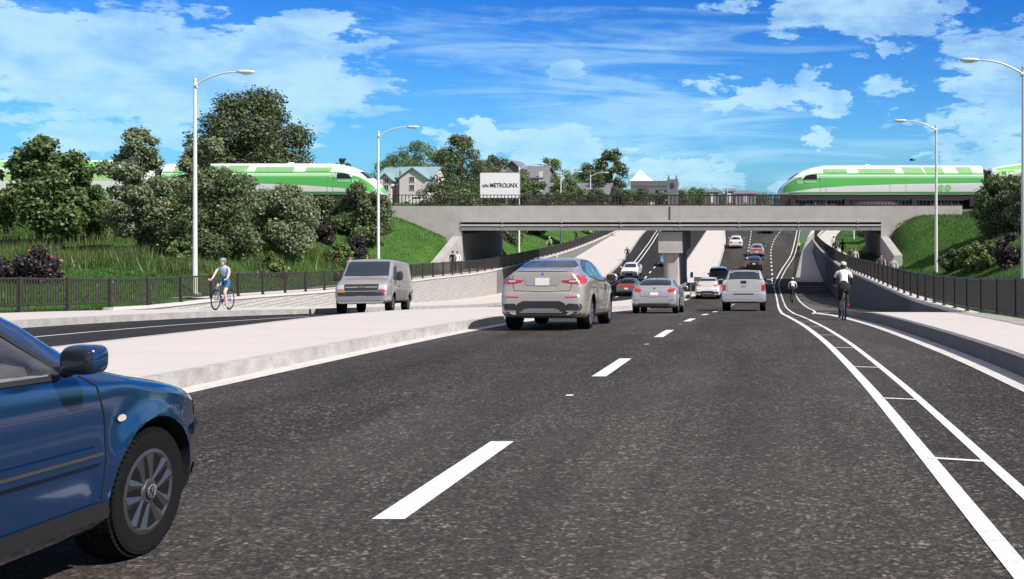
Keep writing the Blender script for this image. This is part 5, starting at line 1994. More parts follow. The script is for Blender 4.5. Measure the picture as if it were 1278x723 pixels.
RZ = -1.10
lo = locomotive('green and white locomotive on the right, pointing left across the bridge')
lo.rotation_euler = (0, 0, PI / 2)
lo.location = (1.15 + 9.65, 99, RZ)
lo2 = dup(lo, None, (-34.35 - 9.65, 94, RZ), (0, 0, -PI / 2), 'green and white locomotive on the left, pointing right behind the bushes')
co_ = coach('lime green double-deck coach behind the locomotive at the right edge')
co_.rotation_euler = (0, 0, PI / 2)
co_.location = (21.3 + 12.6, 99, RZ)
dup(co_, None, (-54.7 - 12.6, 94, RZ), (0, 0, -PI / 2), 'green and white double-deck coach behind the trees at the left edge')


# ------------------------------------------------------------------ far buildings
M_STUCCO = mat('pale_stucco', (.72, .62, .62), .9, var=.1, vscale=1.5)
M_TEAL = mat('teal_roof', (.22, .33, .36), .8, var=.2, vscale=3)
M_GREYR = mat('grey_roof', (.17, .17, .20), .85, var=.25, vscale=1.5)
M_GREYW = mat('grey_wall', (.24, .23, .24), .9, var=.15, vscale=1.0)
M_WHITEW = mat('white_wall', (.74, .70, .67), .9, var=.08, vscale=1)
M_WINF = mat('house_glass', (.05, .06, .07), .1)


def gable(root, x0, x1, y0, y1, z0, ze, zr, axis, wm, rm, over=.4):
    """one gabled block: walls + roof planes; the ridge runs along axis"""
    mb = MB()
    if axis == 'y':
        xm = (x0 + x1) / 2
        mb.prism([(x0, z0), (x1, z0), (x1, ze), (xm, zr - .05), (x0, ze)], 'y', y0, y1)
    else:
        ym = (y0 + y1) / 2
        mb.prism([(y0, z0), (y1, z0), (y1, ze), (ym, zr - .05), (y0, ze)], 'x', x0, x1)
    w = mb.build('wall', wm, root)
    mb = MB()
    t = .18
    if axis == 'y':
        k = (zr - ze) / (xm - x0)
        for s, xe in ((-1, x0 - over), (1, x1 + over)):
            zE = ze - k * over
            mb.add([(xm, y0 - over, zr), (xe, y0 - over, zE), (xe, y1 + over, zE), (xm, y1 + over, zr),
                    (xm, y0 - over, zr + t), (xe, y0 - over, zE + t), (xe, y1 + over, zE + t), (xm, y1 + over, zr + t)],
                   [(0, 1, 2, 3), (4, 7, 6, 5), (0, 4, 5, 1), (1, 5, 6, 2), (2, 6, 7, 3), (3, 7, 4, 0)])
    else:
        k = (zr - ze) / (ym - y0)
        for s, ye in ((-1, y0 - over), (1, y1 + over)):
            zE = ze - k * over
            mb.add([(x0 - over, ym, zr), (x0 - over, ye, zE), (x1 + over, ye, zE), (x1 + over, ym, zr),
                    (x0 - over, ym, zr + t), (x0 - over, ye, zE + t), (x1 + over, ye, zE + t), (x1 + over, ym, zr + t)],
                   [(0, 1, 2, 3), (4, 7, 6, 5), (0, 4, 5, 1), (1, 5, 6, 2), (2, 6, 7, 3), (3, 7, 4, 0)])
    mb.build('roof', rm, root)
    return w


def win(root, x, y, z, w, h, m=None):
    f = MB().box(x - w / 2 - .1, x + w / 2 + .1, y - .09, y - .005, z - h / 2 - .1, z + h / 2 + .1).build('window', M_WHITEW, root)
    MB().box(x - w / 2, x - .04, y - .11, y - .091, z - h / 2, z + h / 2).box(x + .04, x + w / 2, y - .11, y - .091, z - h / 2, z + h / 2).build('pane', M_WINF, f)


def px2x(px, Z):
    return (px - 955) * Z / 1300


def px2z(py, Z):
    return (250 - py) * Z / 1300


def build_houses():
    Z = 190
    r = thing('house', (px2x(507, Z), Z, -.6), 'pale stucco house with teal gabled roofs behind the left train nose', 'house')
    inv = Matrix.Translation(-Vector(r.location))
    X = lambda p: px2x(p, Z) - r.location.x
    H = lambda p: px2z(p, Z) + .6
    gable(r, X(468), X(535), 2, 11, -1, H(222), H(208), 'x', M_STUCCO, M_TEAL)
    gable(r, X(500), X(533), -.6, 6, -1, H(222), H(210), 'y', M_STUCCO, M_TEAL)
    gable(r, X(474), X(489), -.2, 6, -1, H(224), H(217), 'y', M_STUCCO, M_TEAL)
    for p, q in ((516, 224), (516, 234), (483, 226), (483, 234)):
        win(r, X(p), -.6 if p > 500 else -.2, H(q), .75, .9)
    MB().box(X(496), X(498), .8, 1.4, 0, H(213)).build('chimney', M_GREYW, r)
    # grey hall behind the signboard
    Z = 175
    r = thing('building', (px2x(640, Z), Z, -.5), 'blurred grey hall with a pale end wall behind the white billboard', 'building')
    X2 = lambda p: px2x(p, Z) - r.location.x
    H2 = lambda p: px2z(p, Z) + .5
    gable(r, X2(621), X2(676), 0, 12, -1, H2(222), H2(207), 'x', M_GREYW, M_GREYR)
    gable(r, X2(634), X2(650), -1.5, 5, -1, H2(209), H2(202), 'y', M_GREYW, M_GREYR)
    MB().box(X2(673), X2(677), -.3, -.01, -1, H2(214)).build('corner_wall', M_WHITEW, r)
    win(r, X2(662), 0, H2(232), 2.0, 1.4)
    Z = 160
    r2 = thing('building', (px2x(720, Z), Z, -.5), 'long low building with a dark slate roof beyond the bridge railing', 'building')
    X3 = lambda p: px2x(p, Z) - r2.location.x
    H3 = lambda p: px2z(p, Z) + .5
    gable(r2, X3(676), X3(757), 0, 10, -1, H3(246), H3(229), 'x', M_GREYW, M_GREYR, .3)
    for p in (690, 712, 735):
        MB().box(X3(p), X3(p + 5), 1.0, 2.5, H3(243), H3(238)).build('skylight', M_WINF, r2)
    Z = 210
    r3 = thing('building', (px2x(812, Z), Z, -.5), 'pale flat building with a white pyramid roof and dark eaves', 'building')
    X4 = lambda p: px2x(p, Z) - r3.location.x
    H4 = lambda p: px2z(p, Z) + .5
    MB().box(X4(787), X4(838), 0, 10, -1, H4(232)).build('wall', M_WHITEW, r3)
    MB().box(X4(785), X4(842), -.8, 11, H4(231.9), H4(226)).build('roof', M_GREYR, r3)
    a, b = X4(786), X4(812)
    MB().add([(a, 0, H4(225.8)), (b, 0, H4(225.8)), (b, 5, H4(225.8)), (a, 5, H4(225.8)), ((a + b) / 2 - .3, 2.5, H4(211.5))], [(0, 1, 2, 3), (0, 4, 1), (1, 4, 2), (2, 4, 3), (3, 4, 0)]).build('pyramid_roof', M_WHITEW, r3)
    MB().box(X4(796), X4(808), -.1, -.01, H4(245), H4(236)).build('window', M_WINF, r3)
    MB().box(X4(818), X4(832), -.1, -.01, H4(245), H4(238)).build('window', M_WINF, r3)
    Z = 200
    r4 = thing('tower', (px2x(839, Z), Z, -.5), 'short dark tower with spiky corners at the end of the pale building', 'tower')
    w2, h2 = 6.5 * Z / 1300, px2z(224, Z) + .5
    MB().box(-w2, w2, 0, 2, -1, h2).build('wall', M_GREYR, r4)
    for s in (-1, 1):
        MB().lathe([(.22, 0), (.22, .25), (0, 1.0)], (s * (w2 - .25), .6, h2), (0, 0, 1), 8).build('pinnacle', M_GREYR, r4)
    MB().box(-.3, .3, -.1, -.01, h2 - 1.6, h2 - .7).build('window', M_WINF, r4)
    # low sheds on the skyline
    Z = 300
    for p0, p1, q, lb in ((880, 897, 238, 'low grey shed on the skyline left of the bridge railing gap'), (905, 915, 237, 'small pale block house on the skyline beneath the thin mast'), (918, 943, 240, 'flat distant shed on the skyline near the right train nose')):
        s = thing('shed', (px2x((p0 + p1) / 2, Z), Z, -.7), lb, 'shed')
        hw = (p1 - p0) / 2 * Z / 1300
        gable(s, -hw, hw, 0, 5, -1, px2z(q + 2, Z) + .7, px2z(q - 1, Z) + .7, 'x', M_GREYW, M_GREYR, .3)
        MB().box(-.6, .6, -.08, -.005, 0, px2z(q + 4, Z) + .7).build('door', M_WHITEW, s)
    m_ = thing('mast', (px2x(908.5, 300), 296, -.8), 'thin pale mast on the skyline right of the far lamp posts', 'mast')
    MB().tube((0, 0, 0), (0, 0, 7.6), .10, .05).build('pole', M_LAMP, m_, 40)
    MB().box(-.22, .22, -.22, .22, -.1, .4).build('base', M_GREYW, m_)


build_houses()


# ------------------------------------------------------------------ vegetation
RNG = np.random.default_rng(11)


def rand_dirs(n):
    d = RNG.normal(size=(n, 3))
    return d / np.linalg.norm(d, axis=1, keepdims=True)


def leaf_cloud(clumps, radii, n, size, droop=0.0, shell=.55, squash=.85):
    """n small leaf-shaped faces scattered through the clumps"""
    w = radii ** 2
    idx = RNG.choice(len(clumps), size=n, p=w / w.sum())
    d = rand_dirs(n)
    rr = radii[idx] * (shell + (1 - shell) * RNG.random(n) ** .6) * (1 + .12 * RNG.normal(size=n))
    sq = np.array([1, 1, squash])
    pos = clumps[idx] + d * rr[:, None] * sq
    nrm = d * .55 + rand_dirs(n) * .75 + np.array([0, 0, .45])
    nrm /= np.linalg.norm(nrm, axis=1, keepdims=True)
    t = rand_dirs(n)
    t -= (t * nrm).sum(1, keepdims=True) * nrm
    t /= np.linalg.norm(t, axis=1, keepdims=True)
    b = np.cross(nrm, t)
    s = size * (.6 + .8 * RNG.random(n))
    u = t * (s * .5)[:, None]
    v = b * (s * .30)[:, None]
    fold = nrm * (s * .10)[:, None]
    V = np.stack([pos - u, pos + v + fold, pos + u, pos - v + fold], 1).reshape(-1, 3)
    F = np.arange(n * 4).reshape(n, 4)
    tint = np.clip(RNG.normal(.5, .22, n), 0, 1)
    return V, F, tint


def crown_clumps(kind, w, h, n):
    """clump centres in a crown envelope of half-width w and height h (base at 0)"""
    C, R = [], []
    tries = 0
    while len(C) < n and tries < 20000:
        tries += 1
        t = RNG.random()
        if kind == 'round':
            e = math.sin(PI * min(1, max(0, .10 + .86 * t))) ** .6
        elif kind == 'oval':
            e = (math.sin(PI * min(1, .16 + .80 * t))) ** .75
        elif kind == 'cone':
            e = min(1, .55 + 3 * t) * (1 - t) ** .62 + .10
        elif kind == 'bush':
            e = math.sqrt(max(0, 1 - (t * .96) ** 2.4))
        elif kind == 'open':
            e = math.sin(PI * min(1, .12 + .82 * t)) ** .5 * (1 if RNG.random() < .8 else .7)
        a = RNG.random() * 2 * PI
        rad = w * e * (RNG.random() ** .42)
        c = np.array([rad * math.cos(a), rad * math.sin(a), h * t])
        r = w * RNG.uniform(.27, .44) * (1.1 - .40 * t)
        if kind == 'open':
            r *= .9
        C.append(c)
        R.append(r)
    return np.array(C), np.array(R)


def make_tree(kind, w, h, trunk, leaves, leaf, lmat, nclump=26, trunk_r=.14, shell=.5, stems=1):
    """returns (trunk mesh, crown mesh); crown base sits at z = trunk"""
    C, R = crown_clumps(kind, w, h, int(nclump * 1.5))
    R *= .80
    C[:, 2] += trunk
    V, F, t = leaf_cloud(C, R, leaves, leaf, shell=shell)
    # a looser outer scatter so that the outline is frayed
    V2, F2, t2 = leaf_cloud(C, R * 1.28, int(leaves * .16), leaf * .9, shell=.85)
    V = np.concatenate([V, V2])
    F = np.concatenate([F, F2 + len(V) - len(V2)])
    t = np.concatenate([t, t2])
    crown = np_mesh('crown', V, F, lmat, t)
    mb = MB()
    for k in range(stems):
        o = Vector((RNG.normal() * .15 * (stems > 1), RNG.normal() * .15 * (stems > 1), 0))
        top = Vector((RNG.normal() * .08 * w, RNG.normal() * .08 * w, trunk + h * .72))
        pts = [o + Vector((0, 0, -.5))] + [o.lerp(top, q) + Vector((RNG.normal() * .03, RNG.normal() * .03, 0)) * w for q in (.15, .35, .6, 1)]
        mb.path(pts, [trunk_r * 1.35, trunk_r, trunk_r * .8, trunk_r * .55, trunk_r * .15], 9)
        for c in C[RNG.choice(len(C), size=min(len(C), 14), replace=False)]:
            c = Vector(c)
            q = min(.9, max(.25, (c.z - .9 * w * .5) / (trunk + h)))
            s = o.lerp(top, q * .8)
            mid = s.lerp(c, .5) + Vector((0, 0, .10 * w))
            mb.path([s, mid, c], [trunk_r * .42, trunk_r * .26, trunk_r * .07], 6)
    tm = mb.mesh('trunk', M_BARK, 60)
    return tm, crown


def ground_at(x, Z):
    if x < WL - 3.0:
        return -ground_depth(-1, WL - 3.0 - x, Z)
    if x > W(Z) + 3.0:
        return -ground_depth(1, x - W(Z) - 3.0, Z)
    return -float((_PL if x < 0 else _PR)(Z))


def plant(meshes, px, Z, label, cat='tree', group=None, name=None, sc=1.0, rz=None, z=None, sink=.05, parts=('trunk', 'crown'), x=None):
    x = px2x(px, Z) if x is None else x
    zz = ground_at(x, Z) if z is None else z
    r = thing(name or cat, (x, Z, zz - sink), label, cat, group, (0, 0, RNG.uniform(0, 6.28) if rz is None else rz))
    r.scale = (sc, sc, sc) if not isinstance(sc, tuple) else sc
    for n, m in zip(parts, meshes):
        link(bpy.data.objects.new(n, m), r)
    return r


TG = 'trees on the left bank'
# left bank, front row
plant(make_tree('open', 2.55, 5.0, 1.3, 14350, 0.272, L_MAPLE, 34, .17, .45), 50, 62, 'dark broad-leaved maple at the far left edge of the left bank', group=TG, name='maple_tree')
plant(make_tree('cone', 1.75, 4.1, .25, 9100, 0.208, L_MAPLE, 26, .09), 108, 65, 'small dark pointed tree just right of the big maple', group=TG, name='young_tree')
plant(make_tree('oval', 1.85, 6.0, 1.0, 16625, 0.188, L_MID, 34, .10, .4), 172, 58, 'tall oval light-leaved tree with a bare trunk left of the first lamp post', group=TG, name='lime_tree')
plant(make_tree('oval', 1.65, 6.0, .6, 14000, 0.192, L_MID, 32, .12), 258, 66, 'tall green tree just behind the first lamp post', group=TG, name='lime_tree')
plant(make_tree('bush', 2.5, 4.4, .1, 18375, 0.176, L_DARK, 36, .12, .5, 2), 270, 59, 'large dense dark green bush right behind the woman cyclist and first lamp post', 'bush', 'bushes on the left bank', 'bush')
plant(make_tree('round', 2.05, 3.7, .7, 15750, 0.184, L_MID, 32, .11), 352, 63, 'rounded grey green tree in front of the left locomotive', group=TG, name='round_tree')
plant(make_tree('round', 1.5, 3.0, .9, 8050, 0.192, L_MID, 24, .09), 308, 70, 'slim tree between the dense bush and the locomotive side', group=TG, name='young_tree')
plant(make_tree('bush', 2.0, 3.7, .3, 13125, 0.200, L_DARK, 28, .12, .5, 2), 452, 79, 'ragged dark shrub tree below the nose of the left locomotive', 'bush', 'bushes on the left bank', 'bush')
plant(make_tree('bush', 1.4, 1.7, .1, 4500, 0.192, L_DARK, 20, .08, .5, 2), 408, 80, 'low ragged bush just left of the shrub under the locomotive nose', 'bush', 'bushes on the left bank', 'bush')
plant(make_tree('bush', 1.7, 2.0, .1, 6000, 0.208, L_MAPLE, 20, .1, .5, 2), 218, 72, 'dark bush filling the gap behind the oval light-leaved tree', 'bush', 'bushes on the left bank', 'bush')
plant(make_tree('bush', 1.8, 2.6, .1, 9100, 0.224, L_MAPLE, 22, .1, .5, 2), 8, 72, 'dark bush behind the big maple at the left picture edge', 'bush', 'bushes on the left bank', 'bush')
# big tree behind the train and the far row
plant(make_tree('round', 6.3, 12.6, 1.2, 34000, .40, L_OLIVE, 90, .5, .55), 313, 132, 'huge dark round tree rising behind the left locomotive', group='trees beyond the railway', name='oak_tree', z=-.6)
FG = 'trees beyond the railway'
far = [('round', 497, 200, 5.0, 9.5, L_MAPLE, 'broad dark tree behind the left roof of the pale house'),
       ('round', 527, 208, 5.6, 12.2, L_LIGHT, 'tall light green tree directly behind the pale house'),
       ('oval', 554, 204, 4.2, 10.5, L_MID, 'mid green tree between the pale house and the dark tall tree'),
       ('oval', 575, 150, 3.7, 9.7, L_DARK, 'tall dark dense tree standing left of the white billboard'),
       ('bush', 603, 165, 3.2, 6.8, L_DARK, 'round dark bush tree touching the left edge of the billboard'),
       ('round', 617, 195, 4.0, 8.8, L_OLIVE, 'dull brown green tree behind the billboard'),
       ('round', 688, 185, 3.4, 8.0, L_LIGHT, 'rounded light green tree right of the grey hall'),
       ('round', 727, 215, 3.6, 7.2, L_MID, 'mid green tree behind the long slate roof'),
       ('round', 744, 205, 3.4, 8.5, L_LIGHT, 'light green tree just left of the tall slim tree'),
       ('oval', 763, 165, 2.7, 8.8, L_OLIVE, 'tall slim dark tree standing alone right of the slate roof'),
       ('round', 427, 205, 1.8, 9.0, L_MAPLE, 'small treetop peeping over the left locomotive roof')]
for kind, px, Z, w, h, lm, lb in far:
    plant(make_tree(kind, w, h * .92, h * .08, int(4600 + 1300 * w), .24 + .018 * w, lm, 34, .2, .55), px, Z, lb, group=FG, name='tree', z=-.8)
SHG = 'bushes behind the bridge railing'
for px, Z, w, h, lm, lb in ((545, 118, 2.4, 3.0, L_DARK, 'low green bush behind the railing under the pale house'), (575, 116, 2.2, 2.4, L_DARK, 'low dark bush behind the railing below the tall dark tree'),
                            (652, 120, 1.6, 2.6, L_DARK, 'dark green bush behind the railing at the right side of the billboard'), (668, 126, 2.0, 3.4, L_MAPLE, 'darkest bush behind the railing below the grey hall'),
                            (695, 130, 2.0, 2.0, L_OLIVE, 'low olive bush behind the railing below the slate roof'), (722, 130, 2.2, 2.4, L_MAPLE, 'dark bush behind the railing in the middle of the slate roof'),
                            (742, 128, 1.8, 2.6, L_OLIVE, 'olive bush behind the railing left of the tall slim tree'), (778, 150, 2.2, 2.0, L_OLIVE, 'olive bush behind the railing right of the tall slim tree'),
                            (800, 180, 2.6, 2.2, L_OLIVE, 'low bush in front of the pyramid roofed building'), (850, 240, 3.0, 2.6, L_LIGHT, 'bright green low bush right of the dark tower')):
    plant(make_tree('bush', w, h, .1, 4550, 0.240, lm, 18, .07, .5, 2), px, Z, lb, 'bush', SHG, 'bush', z=-1.3 if Z < 140 else -.7)
plant(make_tree('bush', 14, 2.4, .1, 8750, 0.480, L_OLIVE, 60, .1, .5, 1), 880, 330, 'low olive scrub along the skyline between tower and right train', 'bush', SHG, 'bush', z=-.9, sc=(1, .5, 1), rz=0)
plant(make_tree('bush', 9, 1.9, .1, 4550, 0.480, L_OLIVE, 40, .1, .5, 1), 940, 340, 'thin dark scrub on the skyline by the right train nose', 'bush', SHG, 'bush', z=-.9, sc=(1, .5, 1), rz=0)

for kind, px, Z, w, h, lm, lb in (('round', 652, 160, 2.4, 5.6, L_MID, 'grey green tree in front of the grey hall, right of the billboard'), ('round', 706, 150, 2.0, 4.2, L_LIGHT, 'fresh green small tree in front of the slate roof'),
                                  ('round', 826, 205, 2.0, 2.6, L_MID, 'small grey green tree before the wall of the pyramid roofed building'),
                                  ('round', 868, 260, 3.0, 4.0, L_LIGHT, 'pale green treetop on the skyline right of the dark tower')):
    plant(make_tree(kind, w, h * .9, h * .1, int(3600 + 1300 * w), .26, lm, 26, .14, .55), px, Z, lb, group=FG, name='tree', z=-1.0)

# seen under the bridge, on the far side
UG = 'bushes on the bank beyond the bridge'
for x, Z, w, h, lm, lb in ((-28.2, 113, 1.7, 2.8, L_DARK, 'dark bush seen under the bridge beside the left abutment'), (-29.5, 121, 2.0, 2.8, L_MAPLE, 'dark leafy bush under the bridge, second from the left abutment'),
                           (-29.6, 130, 1.9, 2.6, L_PURPLE, 'dark purple bush seen under the bridge on the left bank'), (-30.0, 140, 2.0, 2.6, L_DARK, 'dark bush on the left bank seen under the middle of the bridge'),
                           (-30.3, 152, 2.0, 2.3, L_DARK, 'farthest dark bush on the left bank under the bridge')):
    plant(make_tree('bush', w, h, .1, 4900, 0.208, lm, 20, .08, .5, 2), 0, Z, lb, 'bush', UG, 'bush', x=x)
plant(make_tree('bush', 1.8, 2.8, .1, 5250, 0.208, L_DARK, 20, .08, .5, 2), 0, 124, 'dark bush beside the right abutment seen under the bridge', 'bush', UG, 'bush', x=13.0)
plant(make_tree('bush', 1.6, 2.2, .1, 4200, 0.208, L_DARK, 20, .08, .5, 2), 0, 140, 'dark bush up the right bank, farther under the bridge', 'bush', UG, 'bush', x=15.5)

# right bank
RG = 'bushes on the right bank'
plant(make_tree('round', 2.35, 3.7, .2, 20125, 0.184, L_DARK, 36, .14, .5, 2), 1252, 73, 'large dark leafy tree at the right edge in front of the coach', 'tree', RG, 'tree')
plant(make_tree('round', 1.9, 3.7, .2, 12250, 0.184, L_MID, 28, .12, .5, 2), 1290, 70, 'lighter leafy tree cut off by the right picture edge', 'tree', RG, 'tree')
plant(make_tree('bush', .95, 1.25, .05, 4550, 0.160, L_DARK, 16, .05, .5, 2), 1192, 64, 'low dark shrub, leftmost in the row on the right bank', 'bush', RG, 'bush')
plant(make_tree('bush', 1.15, 1.35, .05, 5600, 0.176, L_LIGHT, 18, .05, .5, 2), 1220, 61, 'low fresh green shrub in the middle of the right bank row', 'bush', RG, 'bush')
plant(make_tree('bush', .9, 1.3, .05, 4200, 0.176, L_LIGHT, 16, .05, .5, 2), 1242, 59, 'low fresh green shrub beside the pink flowering bush', 'bush', RG, 'bush')


def flower_bush(px, Z, w, h, label, nflower):
    C, R = crown_clumps('oval', w, h, 24)
    V, F, t = leaf_cloud(C, R * 1.1, 7000, .13)
    crown = np_mesh('crown', V, F, L_PURPLE, t)
    mb = MB()
    for k in range(5):
        a = 2 * PI * k / 5
        mb.path([(0, 0, -.3), (.3 * w * math.cos(a), .3 * w * math.sin(a), h * .4), (.5 * w * math.cos(a), .5 * w * math.sin(a), h * .75)], [.035, .025, .008], 6)
    tm = mb.mesh('stem', M_BARK, 60)
    r = plant((tm, crown), px, Z, label, 'bush', 'dark flowering bushes', 'flowering_bush', parts=('stem', 'crown'))
    fm = MB()
    for k in range(6):
        a = 2 * PI * k / 6
        fm.ell((.045 * math.cos(a), .045 * math.sin(a), .014), (.042, .042, .022), 8, 5)
    fm.ell((0, 0, .03), (.028, .028, .025), 8, 5)
    fm = fm.mesh('flower', M_PINK, 60)
    # flowers open on the sunny side of the crown
    got = 0
    for k in range(400):
        i = RNG.integers(len(C))
        d = rand_dirs(1)[0]
        d[1] = -abs(d[1]) - .2
        d /= np.linalg.norm(d)
        p = C[i] + d * R[i] * 1.08
        if all(np.linalg.norm((p - C[j])) > R[j] * .98 for j in range(len(C)) if j != i):
            f = link(bpy.data.objects.new('flower', fm), r)
            q = Matrix.Rotation(-r.rotation_euler.z, 3, 'Z') @ Vector(p)
            f.location = q
            f.rotation_euler = Vector(Matrix.Rotation(-r.rotation_euler.z, 3, 'Z') @ Vector(d)).to_track_quat('Z', 'Y').to_euler()
            got += 1
            if got >= nflower:
                break


flower_bush(50, 46.5, .85, 1.75, 'dark bush with pink flowers behind the fence on the left bank', 9)
flower_bush(0, 47, .6, .9, 'low dark bush at the left picture edge behind the fence', 2)
flower_bush(1264, 56, .85, 1.7, 'dark bush with pink flowers at the right picture edge', 8)
flower_bush(402, 74, 1.0, 1.7, 'dark purple bush on the bank left of the second lamp post', 1)
flower_bush(440, 70, 1.05, 1.9, 'dark purple bush behind the roof of the grey van', 2)
for px, Z, w, h, lb in ((225, 55, .75, 1.0, 'small light green shrub at the foot of the first lamp post'), (338, 58, .8, 1.2, 'small leafy shrub under the rounded tree'), (424, 68, .9, 1.3, 'small leafy shrub left of the dark purple bush')):
    plant(make_tree('bush', w, h, .05, 3150, 0.176, L_LIGHT, 14, .04, .5, 2), px, Z, lb, 'bush', 'bushes on the left bank', 'bush')


# grass: short lawn on the banks and tall tufts (uncountable)
def blades(pts, hgt, wid, lean, matl, name, label):
    n = len(pts)
    a = RNG.random(n) * 2 * PI
    h = hgt * (.55 + .9 * RNG.random(n))
    side = np.stack([np.cos(a), np.sin(a), np.zeros(n)], 1) * (wid * (.6 + .8 * RNG.random(n)))[:, None]
    b = RNG.random(n) * 2 * PI
    ln = np.stack([np.cos(b), np.sin(b), np.zeros(n)], 1) * (h * lean * RNG.random(n))[:, None]
    up = np.zeros((n, 3))
    up[:, 2] = h
    V = np.stack([pts - side, pts + side, pts + up + ln], 1).reshape(-1, 3)
    F = np.arange(n * 3).reshape(n, 3)
    me = np_mesh(name, V, F, matl, np.clip(RNG.normal(.5, .25, n), 0, 1))
    stuff(link(bpy.data.objects.new(name, me)), label, 'grass')


def bank_points(side, s0, s1, z0, z1, n):
    s = s0 + (s1 - s0) * RNG.random(n) ** 1.0
    Z = z0 + (z1 - z0) * RNG.random(n)
    out = np.empty((n, 3))
    for i in range(n):
        e0 = (WL if side < 0 else W(Z[i])) + side * 3.0
        out[i] = (e0 + side * s[i], Z[i], -ground_depth(side, s[i], Z[i]) - .03)
    return out


lawn = np.concatenate([bank_points(-1, -.3, 9, 36, 88, 30000), bank_points(-1, 9, 30, 42, 88, 22000), bank_points(1, -.4, 12, 36, 88, 34000),
                       bank_points(-1, -.2, 9, 103, 170, 12000), bank_points(1, -.2, 8, 103, 160, 8000),
                       bank_points(-1, -2.9, 0, 22, 42, 9000), bank_points(1, -2.9, 0, 22, 44, 9000)])
blades(lawn, .17, .022, .5, L_GRASS, 'lawn_grass', 'short green grass covering the banks beside the road')
tall = np.concatenate([bank_points(-1, 5, 17, 49, 62, 9000), bank_points(-1, 2.5, 9, 50, 62, 5000), bank_points(-1, 6, 24, 62, 84, 8000),
                       bank_points(1, 6, 11, 58, 70, 1600), bank_points(-1, 1.5, 6, 60, 70, 2200)])
keep = np.sin(tall[:, 0] * .9 + 1.3) + np.sin(tall[:, 1] * .8 + tall[:, 0] * .3) + RNG.normal(size=len(tall)) * .5 > .25
blades(tall[keep], .62, .026, .55, L_TALL, 'tall_grass', 'tall wild grass growing in tufts on the banks')


# ------------------------------------------------------------------ people and bicycles
SK = mat('skin_tone', (.50, .32, .24), .6)
HAIR = mat('dark_hair', (.025, .018, .014), .7)
HAIRB = mat('light_brown_hair', (.16, .085, .045), .7)
C_WHITE = mat('white_cloth', (.80, .79, .77), .85, var=.06, vscale=9)
C_BLACK = mat('black_cloth', (.016, .016, .018), .85)
C_BLUE = mat('blue_cloth', (.02, .11, .27), .8)
C_LBLUE = mat('light_blue_cloth', (.34, .50, .62), .8)
SKP = mat('pale_skin_tone', (.62, .45, .37), .6)
C_GREY = mat('grey_cloth', (.10, .10, .11), .85)
C_LIME = mat('lime_cloth', (.28, .62, .10), .8)
C_RED = mat('red_cloth', (.45, .03, .03), .8)
C_SHOE = mat('shoe', (.03, .03, .032), .7)
C_LGREY = mat('pale_grey_cloth', (.42, .41, .40), .85)
HELM = mat('white_helmet', (.70, .70, .68), .35)
HELMG = mat('grey_helmet', (.30, .30, .31), .35)


def skin_body(J, bones, mats, root='pelvis'):
    """one continuous figure grown over a skeleton. J: name -> (x,y,z,r); bones: (a,b,slot)"""
    names = [root] + [k for k in J if k != root]
    bm = bmesh.new()
    lay = bm.verts.layers.skin.verify()
    vs = {}
    for n in names:
        x, y, z, r = J[n]
        v = bm.verts.new((x, y, z))
        v[lay].radius = (r, r)
        v[lay].use_root = (n == root)
        vs[n] = v
    for a, b, _ in bones:
        bm.edges.new((vs[a], vs[b]))
    me = bpy.data.meshes.new('tmp')
    bm.to_mesh(me)
    bm.free()
    o = link(bpy.data.objects.new('tmp', me))
    md = o.modifiers.new('s', 'SKIN')
    md.use_smooth_shade = True
    s2 = o.modifiers.new('u', 'SUBSURF')
    s2.levels = 2
    s2.render_levels = 2
    res = evaluated(o)
    bpy.data.objects.remove(o)
    res.name = 'person'
    res.materials.clear()
    for m in mats:
        res.materials.append(m)
    seg = [(Vector(J[a][:3]), Vector(J[b][:3]), (J[a][3] + J[b][3]) / 2, s) for a, b, s in bones]
    idx = []
    for p in res.polygons:
        best, bs = 1e9, 0
        for a, b, r, s in seg:
            d = b - a
            t = max(0, min(1, (p.center - a).dot(d) / max(1e-9, d.length_squared)))
            q = (p.center - a - d * t).length / r
            if q < best:
                best, bs = q, s
        idx.append(bs)
    res.polygons.foreach_set('material_index', idx)
    res.polygons.foreach_set('use_smooth', [True] * len(res.polygons))
    return res


def append_tubes(me, tubes, slot):
    """fingers, nose and ears: small tapered pieces rooted inside the body"""
    mb = MB()
    for pts, r in tubes:
        mb.path(pts, r, 6)
    add = mb.mesh('tmp', [], 60)
    bm = bmesh.new()
    bm.from_mesh(me)
    n0 = len(bm.faces)
    bm.from_mesh(add)
    bm.faces.ensure_lookup_table()
    for f in bm.faces[n0:]:
        f.material_index = slot
        f.smooth = True
    bm.to_mesh(me)
    bm.free()
    bpy.data.meshes.remove(add)


def head_joints(J, hx, hy, hz, k=1.0):
    """neck, jaw and skull; hz = chin height"""
    J['neck'] = (hx * .7, hy - .03, hz - .03, .052 * k)
    J['jaw'] = (hx, hy + .012, hz + .05, .066 * k)
    J['skull'] = (hx, hy - .005, hz + .145, .086 * k)
    J['crown'] = (hx, hy - .008, hz + .195, .062 * k)


def face_bits(hx, hy, hz, k=1.0):
    t = [([(hx, hy + .07, hz + .125), (hx, hy + .105, hz + .09), (hx, hy + .085, hz + .075)], [.010, .016, .012])]
    for s in (-1, 1):
        t.append(([(hx + s * .075, hy - .015, hz + .13), (hx + s * .094, hy - .025, hz + .11), (hx + s * .08, hy - .012, hz + .08)], [.012, .018, .008]))
    return t


def face_parts(root, hx, hy, hz):
    for s in (-1, 1):
        MB().ell((hx + s * .032, hy + .078, hz + .115), (.013, .008, .007), 10, 6).build('eye', M_BLACK, root, 60)
    MB().ell((hx, hy + .078, hz + .045), (.026, .008, .007), 10, 6).build('mouth', mat('lips', (.36, .13, .11), .5), root, 60)


